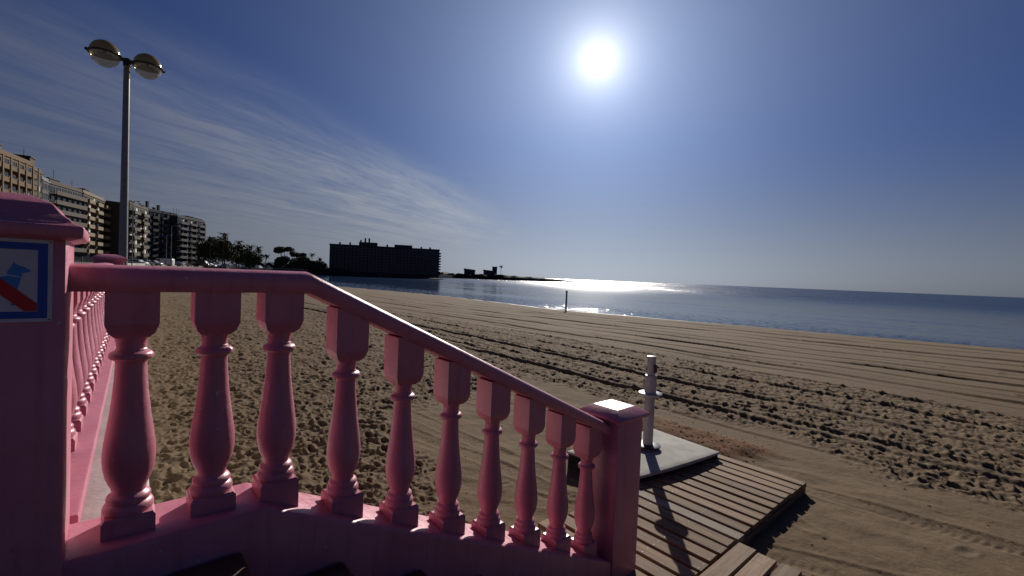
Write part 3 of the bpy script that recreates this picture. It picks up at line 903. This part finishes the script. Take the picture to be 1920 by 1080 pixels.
def apartment(label, px0, h0px, px1, h1px, H_, depth, floors, bays, wallm, bandm, style, roof=(), seed=0, ret=0):
    """facade between two picture columns; h?px = height above the horizon in pixels there, H_ = height above the eye"""
    rr_ = random.Random(seed)
    d0 = H_ * 853 / h0px; d1 = H_ * 853 / h1px
    p0 = Vector(((px0 - 960) / 853 * d0, d0, .9)); p1 = Vector(((px1 - 960) / 853 * d1, d1, .9))
    L = (p1 - p0).length; rz = math.atan2(p1.y - p0.y, p1.x - p0.x)
    ht = H_ + EYE - .9 - 1.1
    o = thing('apartment_building', label, 'building', p0, rz)
    # local x along the facade, facade plane y=0 facing -y, building behind
    m = MB(); m.box(0, L, 0, depth, 0, ht); link('wall', m.mesh('wall'), wallm, o)
    m = MB(); m.box(-.15, L + .15, -.2, depth + .2, ht + .002, ht + .35)
    m.box(0.1, L - .1, 0.1, .3, ht + .35, ht + 1.1); link('parapet', m.mesh('parapet'), bandm if style != 'slate' else wallm, o)
    fh = (ht - 3.4) / floors; bw = L / bays
    ww_, wh = bw * .62, fh * .62
    wme = shared(('win', round(ww_, 2), round(wh, 2), bandm.name), lambda: MB().box(-ww_ / 2 - .08, ww_ / 2 + .08, -.10, .02, -.1, 0).box(-ww_ / 2 - .08, ww_ / 2 + .08, -.10, .02, wh, wh + .1).box(-ww_ / 2 - .08, -ww_ / 2, -.10, .02, 0, wh).box(ww_ / 2, ww_ / 2 + .08, -.10, .02, 0, wh).mesh('window'))
    pme = shared(('pane', round(ww_, 2), round(wh, 2)), lambda: MB().box(-ww_ / 2, ww_ / 2, -.03, .0, 0, wh).mesh('pane'))
    bme = shared(('blind', round(ww_, 2), round(wh, 2)), lambda: MB().box(-ww_ / 2, ww_ * .1, -.06, -.031, wh * .25, wh).mesh('blind'))
    for f in range(floors):
        z = 3.4 + f * fh
        for b in range(bays):
            x = (b + .5) * bw
            wo_ = link('window', wme, wallm if style == 'slate' else bandm, o, (x, 0, z + fh * .16))
            link('pane', pme, PANE, wo_, (0, 0, 0))
            if rr_.random() < .38: link('blind', bme, BLIND, wo_, (0, 0, 0))
        if style in ('bands', 'slate'):
            # long balconies with a solid front
            segs = 1 if style == 'bands' else 3
            for s_ in range(segs):
                x0 = L * s_ / segs + (.6 if segs > 1 else .3); x1 = L * (s_ + 1) / segs - (1.6 if segs > 1 else .6)
                me = MB().box(x0, x1, -1.5, -.001, z - .18, z).box(x0, x1, -1.5, -1.4, z + .002, z + (1.0 if style == 'bands' else .9)).mesh('balcony')
                link('balcony', me, bandm if (style == 'bands' or s_ != 1) else wallm, o)
        elif style == 'loggia':
            me = MB().box(0, L, -1.2, -.001, z - .25, z + .75).mesh('balcony'); link('balcony', me, bandm, o)
        elif style == 'box':
            for b in range(0, bays, 2):
                x0 = b * bw + .1
                me = MB().box(x0, x0 + bw * 1.25, -1.6, -.001, z - .2, z + .95).mesh('balcony'); link('balcony', me, bandm, o)
    if style == 'loggia':
        for b in range(bays + 1):
            x = min(b * bw, L - .5)
            link('pier', MB().box(x, x + .5, -1.35, -1.201, 0, ht - .3).mesh('pier'), bandm, o)
    if style == 'slate':
        for s_ in (0, 1, 2):
            x = L * (s_ + 1) / 3 - 1.1
            link('pier', MB().box(x - .35, x + .55, -.9, -.001, 0, ht - .5).mesh('pier'), wallm, o)
    # ground floor shop fronts
    link('shop_front', MB().box(.5, L - .5, -.06, -.001, .2, 2.8).mesh('shop'), PANE, o)
    for (kind, fx, w_, h_) in roof:
        x = fx * L
        if kind == 'tower':
            link('roof_tower', MB().box(x, x + w_, .6, 5, ht + .36, ht + h_).box(x - .2, x + w_ + .2, .4, 5.2, ht + h_ + .002, ht + h_ + .25).mesh('tower'), wallm, o)
        elif kind == 'chimney':
            link('chimney', MB().box(x, x + w_, 1, 1 + w_, ht + .3, ht + h_).box(x - .15, x + w_ + .15, .85, 1.15 + w_, ht + h_ + .002, ht + h_ + .2).mesh('chimney'), DARKB, o)
        elif kind == 'antenna':
            link('antenna', MB().tube([(x, 2, ht + .2), (x, 2, ht + h_)], .06, 5).box(x - w_, x + w_, 1.97, 2.03, ht + h_ * .9, ht + h_ * .9 + .08).box(x - w_ * .7, x + w_ * .7, 1.97, 2.03, ht + h_ * .75, ht + h_ * .75 + .08).mesh('antenna'), DARKB, o)
        elif kind == 'plant':
            mm = MB()
            for _ in range(60):
                c = Vector((x + rr_.uniform(0, w_), rr_.uniform(.2, 1.2), ht + .6 + rr_.uniform(0, h_)))
                q = [c + Vector((rr_.uniform(-.5, .5), rr_.uniform(-.5, .5), rr_.uniform(-.4, .4))) for _ in range(3)]
                mm.add(q, [(0, 1, 2)])
            link('roof_plants', mm.mesh('plants'), GREEN, o)
    return o


apartment('ochre apartment block with deep pillared balconies, leftmost of the row', -70, 225, 56, 178, 22, 14, 7, 8, OCHRE, OCHRE, 'loggia', [('chimney', .55, 1.0, 2.2)], 1)
apartment('pinkish tower-like block between the ochre building and the dark banded one', 57, 172, 75, 163, 22, 12, 7, 2, BRICK, BEIGE, 'plain', [('tower', .1, 3.5, 3.0), ('antenna', .3, .6, 5)], 2)
apartment('narrow grey block with a small white roof tower beside the pinkish one', 76, 152, 89, 147, 22, 12, 7, 2, GREYR, WHITEB, 'plain', [('tower', .1, 2.6, 2.0)], 3)
apartment('dark grey block with long white balcony bands behind the pillar cap', 90, 146, 152, 130, 22, 16, 7, 6, DARKB, BEIGE, 'bands', [('antenna', .35, 1.0, 5), ('tower', .05, 5, 1.6), ('antenna', .9, .8, 3.5)], 4)
apartment('brown block with cream box balconies left of the lamp post', 153, 130, 193, 115, 22, 14, 7, 5, BRICK, CREAM, 'box', [('tower', .15, 4, 1.6)], 5)
apartment('grey block with white railed balconies crossed by the lamp post', 195, 112, 238, 108, 22, 14, 7, 4, DARKB, GREYR, 'bands', [], 6)
apartment('beige block with framed windows just right of the lamp post', 240, 112, 275, 101, 22, 14, 6, 4, BEIGE, BEIGE, 'box', [('plant', .05, 4, .9), ('plant', .5, 6, .9), ('antenna', .8, .6, 3)], 7)
apartment('long slate-grey apartment block with tall roof chimneys and white blinds', 276, 100, 329, 92.4, 22, 14, 7, 7, DARKB, GREYR, 'slate', [('chimney', .02, .8, 3.9), ('chimney', .25, .8, 1.9), ('chimney', .4, .8, 3.2)], 8)
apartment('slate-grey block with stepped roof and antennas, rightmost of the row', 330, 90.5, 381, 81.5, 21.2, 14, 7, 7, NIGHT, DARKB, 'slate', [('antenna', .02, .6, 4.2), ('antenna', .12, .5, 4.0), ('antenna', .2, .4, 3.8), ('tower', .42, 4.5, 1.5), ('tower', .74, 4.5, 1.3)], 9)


# ---- dark apartment slab on the water
def waterfront():
    d0, d1 = 300.0, 318.0
    p0 = aty(617, 500, d0); p1 = aty(823, 500, d1)
    p0.z = p1.z = SEA_Z - .5
    L = (p1 - p0).length; rz = math.atan2(p1.y - p0.y, p1.x - p0.x)
    o = thing('waterfront_apartment_block', 'long dark many-storeyed block standing alone by the water', 'building', p0, rz)
    top = aty(700, 462, d0).z - p0.z
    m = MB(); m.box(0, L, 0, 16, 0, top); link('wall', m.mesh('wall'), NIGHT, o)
    m = MB(); m.box(-.3, L + .3, -.4, 16.3, top + .002, top + .7); link('parapet', m.mesh('parapet'), NIGHT, o)
    for a, b, hh_ in ((.255, .42, 2.9), (.575, .74, 2.4)):
        m = MB(); m.box(a * L, b * L, -.42, 12, top - .5, top + hh_); link('roof_tower', m.mesh('tower'), NIGHT, o)
    for fx, hh_ in ((.075, 2.2), (.165, 2.4), (.26, 4.4), (.30, 5.8), (.335, 5.9), (.50, 2.3), (.82, 2.0), (.905, 2.0)):
        m = MB(); m.box(fx * L, fx * L + 1.1, 3, 4.1, top, top + hh_); link('chimney', m.mesh('chimney'), DARKB, o)
    fl = 9; bays = 30; z0 = 3.0; fh = (top - z0 - .6) / fl; bw = L / bays
    slab_ = MB().box(.4, L - .4, -1.3, -.001, 0, .18).box(.4, L - .4, -1.3, -1.2, .182, 1.0).mesh('balcony')
    win = MB().box(-bw * .32, bw * .32, -.08, .02, 0, fh * .7).mesh('window')
    div = MB().box(-.1, .1, -1.25, -.001, .2, fh).mesh('divider')
    for f in range(fl):
        z = z0 + f * fh
        link('balcony', slab_, DARKB, o, (0, 0, z))
        for b in range(bays): link('window', win, PANE, o, ((b + .5) * bw, 0, z + .3))
    for b in range(0, bays + 1, 2):
        m = MB().box(-.12, .12, -1.28, -.002, z0, top - .4); 
        link('pier', shared('wpier', lambda: m.mesh('pier')), NIGHT, o, (min(max(b * bw, .5), L - .5), 0, 0))
    # ground floor arcade, lit strip of pale awnings at the right
    for x in (.80, .905):
        m = MB(); m.box(x * L, (x + .065) * L, -2.2, -1.35, 4.2, 4.6); link('awning', m.mesh('awning'), CREAM, o)
    m = MB(); m.box(L * .43, L * .47, -6, -3.5, .7, 1.9); tag(link('jetty_hut', m.mesh('hut'), WHITEB, o))
    for f in range(fl):
        link('side_balcony', shared('sbal', lambda: MB().box(0, 1.3, 1, 14, 0, .9).mesh('side_balcony')), DARKB, o, (L + .001, 0, z0 + f * fh))
    return o


waterfront()

# rocky spits and banks
def bank(name, pts, hgt, width, kind='structure', seed=3):
    """low rocky land along a polyline (world xy), irregular"""
    rr_ = random.Random(seed); vs = []; fs = []
    n_ = 0
    P = [Vector((x, y, 0)) for x, y in pts]; S_ = []
    for i in range(len(P) - 1):
        for k in range(12): S_.append((P[i].lerp(P[i + 1], k / 12), hgt[i] + (hgt[i + 1] - hgt[i]) * k / 12))
    S_.append((P[-1], hgt[-1]))
    for i, (p, h_) in enumerate(S_):
        d = (S_[min(i + 1, len(S_) - 1)][0] - S_[max(i - 1, 0)][0]).normalized(); nrm = Vector((-d.y, d.x, 0))
        for k, (a, b) in enumerate(((-1, 0), (-.93, .7), (-.8, 1), (.5, 1.0), (.85, .8), (1, 0))):
            q = p + nrm * width * a + d * rr_.uniform(-1, 1)
            vs.append((q.x, q.y, SEA_Z - .3 + (h_ + .3) * b * rr_.uniform(.82, 1.18)))
    for i in range(len(S_) - 1):
        for k in range(5): fs.append((i * 6 + k, i * 6 + k + 1, i * 6 + k + 7, i * 6 + k + 6))
    m = MB(); m.add(vs, fs)
    o = link(name, m.mesh(name, fix=True), ROCK)
    return tag(o, kind='structure')


def xy(px, Y): return ((px - 960) / 853.0 * Y, Y)
bank('rocky_headland', [xy(812, 470), xy(870, 470), xy(930, 475), xy(990, 510), xy(1030, 570), xy(1068, 700)], [4.8, 4.8, 4.9, 3.8, 2.7, 1.0], 18)
bank('rocky_shore', [xy(560, 300), xy(600, 294), xy(700, 292), xy(826, 306)], [2.2, 1.9, .9, .7], 7, seed=5)
bank('wooded_bank', [xy(480, 290), xy(540, 285), xy(600, 290), xy(640, 300)], [5.0, 6.0, 4.4, 3.5], 10, seed=6)


# ---- small buildings on the headland
def hut(name, label, px, Y, zb, w_, hgt, tower=None):
    x, y = xy(px, Y)
    o = thing(name, label, 'building', (x, y, zb))
    link('wall', MB().box(-w_ / 2, w_ / 2, 0, 8, 0, hgt).mesh('wall'), DARKB, o)
    link('roof', MB().add([(-w_ / 2 - .4, -.4, hgt), (w_ / 2 + .4, -.4, hgt), (w_ / 2 + .4, 8.4, hgt), (-w_ / 2 - .4, 8.4, hgt), (-w_ / 2 - .4, -.4, hgt + 1.6), (w_ / 2 + .4, -.4, hgt + .5), (w_ / 2 + .4, 8.4, hgt + .5), (-w_ / 2 - .4, 8.4, hgt + 1.6)],
         [(0, 3, 2, 1), (4, 5, 6, 7), (0, 1, 5, 4), (1, 2, 6, 5), (2, 3, 7, 6), (3, 0, 4, 7)]).mesh('roof'), DARKB, o)
    if tower:
        link('tower', MB().box(tower[0], tower[1], 1, 6, 0, tower[2]).box(tower[0] - .4, tower[1] + .4, .6, 6.4, tower[2] + .002, tower[2] + .5).mesh('tower'), DARKB, o)
    for k in range(3):
        link('window', MB().box(-.6, .6, -.08, .02, 0, 1.2).mesh('window'), PANE, o, ((k - 1) * w_ * .28, 0, hgt * .45))
    return o


hut('headland_house', 'small dark house with sloping roof on the headland, left one', 879, 470, 2.2, 11.0, 4.8)
hut('headland_house', 'small dark house with square tower on the headland, beside the palm', 917, 474, 2.2, 13.0, 4.4, (2.5, 7.5, 9.0))

# ------------------------------------------------------------------ vegetation
def leafmat(name, c1, c2):
    m = mat(name, c1, .7, .25)
    t = NT(m.node_tree); b = m.node_tree.nodes['Principled BSDF']
    g = t.n('ShaderNodeNewGeometry')
    f = t.noise(g.outputs['Position'], .9, 3)
    t.l(t.mix(t.ramp(f, .35, .65), (*c1, 1), (*c2, 1)), b.inputs['Base Color'])
    return m


LEAF = leafmat('pine_foliage', (.045, .060, .022), (.085, .095, .035))
PALM = leafmat('palm_foliage', (.05, .065, .025), (.09, .095, .04))
BARK = mat('bark', (.10, .07, .05), .9, .2, bump=[(6, .6, .05)])


def crown_mesh(lobes, nleaf, size, seed):
    r_ = np.random.default_rng(seed)
    vs = []
    tot = sum(l[3] ** 2 for l in lobes)
    for cx, cy, cz, rad, sq_ in lobes:
        k = int(nleaf * rad ** 2 / tot)
        d = r_.normal(size=(k, 3)); d /= np.linalg.norm(d, axis=1)[:, None]
        rr_ = rad * (0.35 + 0.75 * r_.random(k) ** .5)
        c = d * rr_[:, None] * np.array([1, 1, sq_]) + np.array([cx, cy, cz])
        a = r_.normal(size=(k, 3)); a /= np.linalg.norm(a, axis=1)[:, None]
        b = np.cross(a, r_.normal(size=(k, 3))); b /= np.linalg.norm(b, axis=1)[:, None]
        s = size * (0.5 + r_.random(k))[:, None]
        vs.append(np.stack([c - a * s, c + b * s * .6, c + a * s, c - b * s * .6], 1))
    v = np.concatenate(vs).reshape(-1, 3); nq = len(v) // 4
    me = bpy.data.meshes.new('crown')
    me.from_pydata(v.tolist(), [], [(4 * i, 4 * i + 1, 4 * i + 2, 4 * i + 3) for i in range(nq)])
    return me


def tree(name, label, px, Y, zb, hgt, wid, seed, kind='bushy', group=None):
    r_ = random.Random(seed); x, y = xy(px, Y)
    o = thing(name, label, 'tree', (x, y, zb), 0, group)
    if kind == 'bushy':
        lob = [(r_.uniform(-.32, .32) * wid, r_.uniform(-.3, .3) * wid, hgt * r_.uniform(.42, .85), wid * r_.uniform(.16, .30), r_.uniform(.7, 1.0)) for _ in range(11)]
        lob.append((0, 0, hgt * .5, wid * .36, 1.0))
        n_ = 5200; tr = .025
    else:   # umbrella pine
        lob = [(r_.uniform(-.38, .38) * wid, r_.uniform(-.3, .3) * wid, hgt * r_.uniform(.78, .9), wid * r_.uniform(.14, .22), .5) for _ in range(8)]
        n_ = 3000; tr = .02
    m = MB(); m.tube([(0, 0, 0), (r_.uniform(-.3, .3), 0, hgt * .35), (r_.uniform(-.5, .5), 0, hgt * .7)], hgt * tr, 7, r2=hgt * tr * .4)
    for l_ in lob[:6]:
        m.tube([(0, 0, hgt * .35), (l_[0] * .6, l_[1] * .6, (hgt * .35 + l_[2]) / 2), (l_[0], l_[1], l_[2])], hgt * .009, 5, r2=hgt * .003)
    link('trunk', m.mesh('trunk'), BARK, o)
    link('crown', crown_mesh(lob, n_, max(.35, wid * .032), seed), LEAF, o)
    return o


def palm(name, label, px, Y, zb, hgt, spread, seed, group=None):
    r_ = random.Random(seed); x, y = xy(px, Y)
    o = thing(name, label, 'palm', (x, y, zb), 0, group)
    lean = r_.uniform(-.03, .03) * hgt
    m = MB(); m.tube([(0, 0, 0), (lean * .3, 0, hgt * .5), (lean, 0, hgt)], .26, 8, r2=.17); link('trunk', m.mesh('trunk'), BARK, o)
    m = MB()
    for k in range(30):
        a = r_.uniform(0, 2 * math.pi); el = r_.uniform(-.5, 1.2); ln = spread * r_.uniform(.8, 1.1)
        prev = Vector((lean, 0, hgt)); e = el; dv = Vector((math.cos(a), math.sin(a), 0)); sd_ = Vector((-math.sin(a), math.cos(a), 0))
        for s_ in range(5):
            nx_ = prev + (dv * math.cos(e) + Vector((0, 0, math.sin(e)))) * ln / 5
            w0 = .34 * spread / 2.4 * (1 - s_ / 6)
            for sgn in (-1, 1):
                m.add([prev, prev + sd_ * sgn * w0 - Vector((0, 0, w0 * .5)), nx_ + sd_ * sgn * w0 * .8 - Vector((0, 0, w0 * .5)), nx_], [(0, 1, 2, 3)])
            prev = nx_; e -= .33
    link('crown', m.mesh('crown'), PALM, o)
    return o


# dense dark trees right of the apartment row
tree('bushy_tree', 'broad dark tree touching the end of the apartment row', 398, 205, .9, 11.2, 12, 11)
tree('bushy_tree', 'tallest dark tree of the clump right of the apartments', 420, 212, .9, 13.6, 11, 12)
tree('bushy_tree', 'dark round tree in the middle of the clump, behind the parked cars', 442, 222, .9, 10.6, 12, 13)
tree('bushy_tree', 'lower dark tree at the right part of the clump', 466, 232, .9, 8.6, 12, 14)
palm('palm_tree', 'palm head breaking the top of the dark tree clump', 416, 206, .9, 14.3, 3.2, 15)
palm('palm_tree', 'palm rising from the left side of the dark clump, next to the apartments', 393, 200, .9, 12.2, 2.8, 31)
palm('palm_tree', 'palm head above the middle of the dark tree clump', 447, 220, .9, 12.0, 2.8, 32)
palm('palm_tree', 'palm head above the lower right part of the clump', 468, 228, .9, 10.6, 2.8, 33)
palm('palm_tree', 'ragged palm standing just right of the umbrella pine', 546, 268, .9, 10.8, 2.8, 34)
palm('palm_tree', 'palm at the right edge of the dark tree clump', 484, 232, .9, 10.2, 3.0, 16)
palm('palm_tree', 'small palm between the dark clump and the umbrella pines', 497, 252, .9, 7.0, 2.6, 17)
tree('umbrella_pine', 'umbrella pine with flat cloudlike crown, tallest left of the waterside block', 531, 262, .9, 13.2, 12, 18, 'pine')
tree('bushy_tree', 'dark rounded bush tree under the umbrella pine', 524, 258, .9, 7.4, 8, 19)
tree('umbrella_pine', 'smaller umbrella pine leaning right of the tall one', 556, 270, .9, 10.5, 9, 20, 'pine')
tree('bushy_tree', 'low dark shrubby tree sloping down towards the waterside block', 562, 280, .9, 6.4, 14, 21)
tree('bushy_tree', 'lowest dark shrub left of the waterside block', 592, 288, .9, 4.2, 12, 22)
palm('palm_tree', 'slim palm standing clear of the shrubs, left of the pair', 583, 286, .9, 9.8, 2.6, 23)
palm('palm_tree', 'slim lower palm nearest the waterside block', 598, 292, .9, 7.4, 2.2, 24)
palm('palm_tree', 'lone palm on the headland beside the towered house', 938, 476, 2.0, 10.2, 3.0, 25)

# ------------------------------------------------------------------ cars, kiosk, thin lamps and sea wall on the promenade
def car_parts(body_col, label, p, rz, van=False):
    o = thing('parked_van' if van else 'parked_car', label, 'van' if van else 'car', p, rz, 'vehicles parked along the promenade')
    L, Wd = (5.0, 1.9) if van else (4.2, 1.75)
    if van: prof = [(-2.5, .35), (2.5, .35), (2.5, 1.0), (1.9, 1.3), (1.4, 2.1), (-2.4, 2.15), (-2.5, 1.9)]
    else: prof = [(-2.1, .3), (2.1, .3), (2.1, .75), (1.9, .85), (1.0, .95), (.4, 1.42), (-1.1, 1.45), (-1.8, 1.0), (-2.1, .92)]
    n_ = len(prof); vs = [(x, -Wd / 2, z) for x, z in prof] + [(x, Wd / 2, z) for x, z in prof]
    m = MB(); m.add(vs, [tuple(range(n_)), tuple(range(2 * n_ - 1, n_ - 1, -1))] + [(i, n_ + i, n_ + (i + 1) % n_, (i + 1) % n_) for i in range(n_)])
    link('body', bevel(m.mesh('body', fix=True), .05, 2), body_col, o)
    gl = [(.75, 1.0), (.35, 1.36), (-1.05, 1.38), (-1.5, 1.02)] if not van else [(1.75, 1.35), (1.4, 1.95), (.5, 1.95), (.5, 1.35)]
    m = MB(); m.add([(x, -Wd / 2 - .01, z) for x, z in gl] + [(x, Wd / 2 + .01, z) for x, z in gl], [(0, 1, 2, 3), (7, 6, 5, 4), (0, 4, 5, 1), (1, 5, 6, 2), (2, 6, 7, 3), (3, 7, 4, 0)])
    link('side_windows', m.mesh('glass'), PANE, o)
    for sx in (-.62 * L / 2, .62 * L / 2):
        for sy in (-1, 1):
            m = MB(); m.lathe([(.31, -.1), (.32, -.08), (.32, .08), (.31, .1)], 14)
            link('wheel', m.mesh('wheel'), DARK, o, (sx, sy * (Wd / 2 - .1), .32), (R(90), 0, 0))
    for sy in (-.6, .6):
        link('headlight', MB().box(L / 2 - .02, L / 2 + .02, sy - .16, sy + .16, .62, .76).mesh('headlight'), BLIND, o)
    return o


CARW = mat('white_car_paint', (.72, .72, .72), .25, .6); CARS = mat('silver_car_paint', (.42, .43, .45), .25, .6, metal=.4); CARD = mat('dark_car_paint', (.03, .035, .05), .2, .6)
cars = [(258, 118, CARW, 'white car parked just right of the lamp post base', 0), (272, 122, CARD, 'dark car between two pale ones near the lamp post', 0), (287, 128, CARS, 'silver car parked before the long slate block', 0), (305, 132, CARW, 'white van parked before the long slate block', 1),
        (325, 140, CARD, 'dark car right of the white van', 0), (341, 146, CARW, 'white car below the middle of the long slate block', 0), (360, 155, CARS, 'silver car below the right end of the slate block', 0), (376, 150, CARD, 'dark van by the trees', 1), (392, 165, CARW, 'white car in front of the dark tree clump', 0),
        (423, 172, CARD, 'dark car parked under the tallest dark tree', 0), (500, 205, CARD, 'dark car far along the promenade, before the umbrella pines', 0), (484, 200, CARW, 'white car far along the promenade, right of the clump', 0)]
for px, Y, c, lab, van in cars:
    x, y = xy(px, Y); car_parts(c, lab, (x, y, .955), R(random.choice([95, 100, 10, 200])), bool(van))

# low pale sea wall along the land edge, each stretch its own piece
sw = thing('sea_wall', 'low pale wall edging the far promenade above the level handrail', 'wall', (0, 0, 0))
le = [W(t, ww) for t, ww in land_edge[1:9]]
for a, b in zip(le[:-1], le[1:]):
    d = (b - a).normalized(); nn = Vector((-d.y, d.x, 0)) * .5
    L = (b - a).length; k_ = max(1, int(L / 14))
    for i in range(k_):
        p = a.lerp(b, i / k_) + nn; q = a.lerp(b, (i + .97) / k_) + nn
        m = MB(); e_ = Vector((-d.y, d.x, 0)) * .2
        m.add([p - e_, q - e_, q + e_, p + e_, p - e_ + Vector((0, 0, .55)), q - e_ + Vector((0, 0, .55)), q + e_ + Vector((0, 0, .55)), p + e_ + Vector((0, 0, .55))],
              [(0, 3, 2, 1), (4, 5, 6, 7), (0, 1, 5, 4), (1, 2, 6, 5), (2, 3, 7, 6), (3, 0, 4, 7)])
        o = link('wall_section', m.mesh('section'), WHITE_CONC, sw, (0, 0, .951))

for px, Y, hgt, lab in ((246, 100, 14.0, 'thin distant street lamp just right of the twin-globe post'), (319, 118, 10.5, 'thin distant street lamp before the slate block'), (310, 125, 8.5, 'shorter thin street lamp beside the white van'), (358, 150, 9.5, 'thin distant street lamp at the right of the slate block')):
    x, y = xy(px, Y)
    o = thing('street_lamp', lab, 'street lamp', (x, y, .955), 0, 'thin street lamps on the far promenade')
    m = MB(); m.tube([(0, 0, 0), (0, 0, hgt)], .11, 8, r2=.07); link('pole', m.mesh('pole'), METAL_GREY, o)
    m = MB(); m.tube([(0, 0, hgt), (.5, 0, hgt + .15), (1.1, 0, hgt + .15)], .05, 6); link('arm', m.mesh('arm'), METAL_GREY, o)
    link('lamp_head', MB().box(.9, 1.5, -.13, .13, hgt + .05, hgt + .18).mesh('head'), METAL_GREY, o)


# ------------------------------------------------------------------ dry weed and small litter on the sand by the slab
def litter():
    r_ = random.Random(4); m = MB(); pts = []
    for _ in range(420):
        t = r_.gauss(5.0, .30); w_ = r_.uniform(.2, 2.4); pts.append((t, w_))
    for _ in range(70): pts.append((r_.uniform(2.3, 6.5), r_.uniform(-3.2, -.5)))
    for _ in range(60): pts.append((r_.uniform(.5, 2.6), r_.uniform(1.2, 6)))
    P = [W(t, w_) for t, w_ in pts]
    Z = terrain(np.array([p.x for p in P]), np.array([p.y for p in P]))[0]
    for p, z in zip(P, Z):
        a = r_.uniform(0, math.pi); l_ = r_.uniform(.005, .02); wd = r_.uniform(.001, .003); up_ = r_.uniform(.002, .006)
        d = Vector((math.cos(a), math.sin(a), 0)) * l_; e = Vector((-math.sin(a), math.cos(a), 0)) * wd
        c = Vector((p.x, p.y, z + .003))
        m.add([c - d, c + e + Vector((0, 0, up_)), c + d, c - e + Vector((0, 0, up_ * .6)), c - e - Vector((0, 0, .004)), c + e - Vector((0, 0, .004))], [(0, 1, 2, 3), (0, 4, 5, 1), (2, 5, 4, 3)])
    return tag(link('weed_litter', m.mesh('litter'), WEED), 'scattered dry reddish brown weed on the sand behind the slab', 'litter', kind='stuff')


WEED = mat('dry_weed', (.10, .042, .016), .9, .2)
litter()
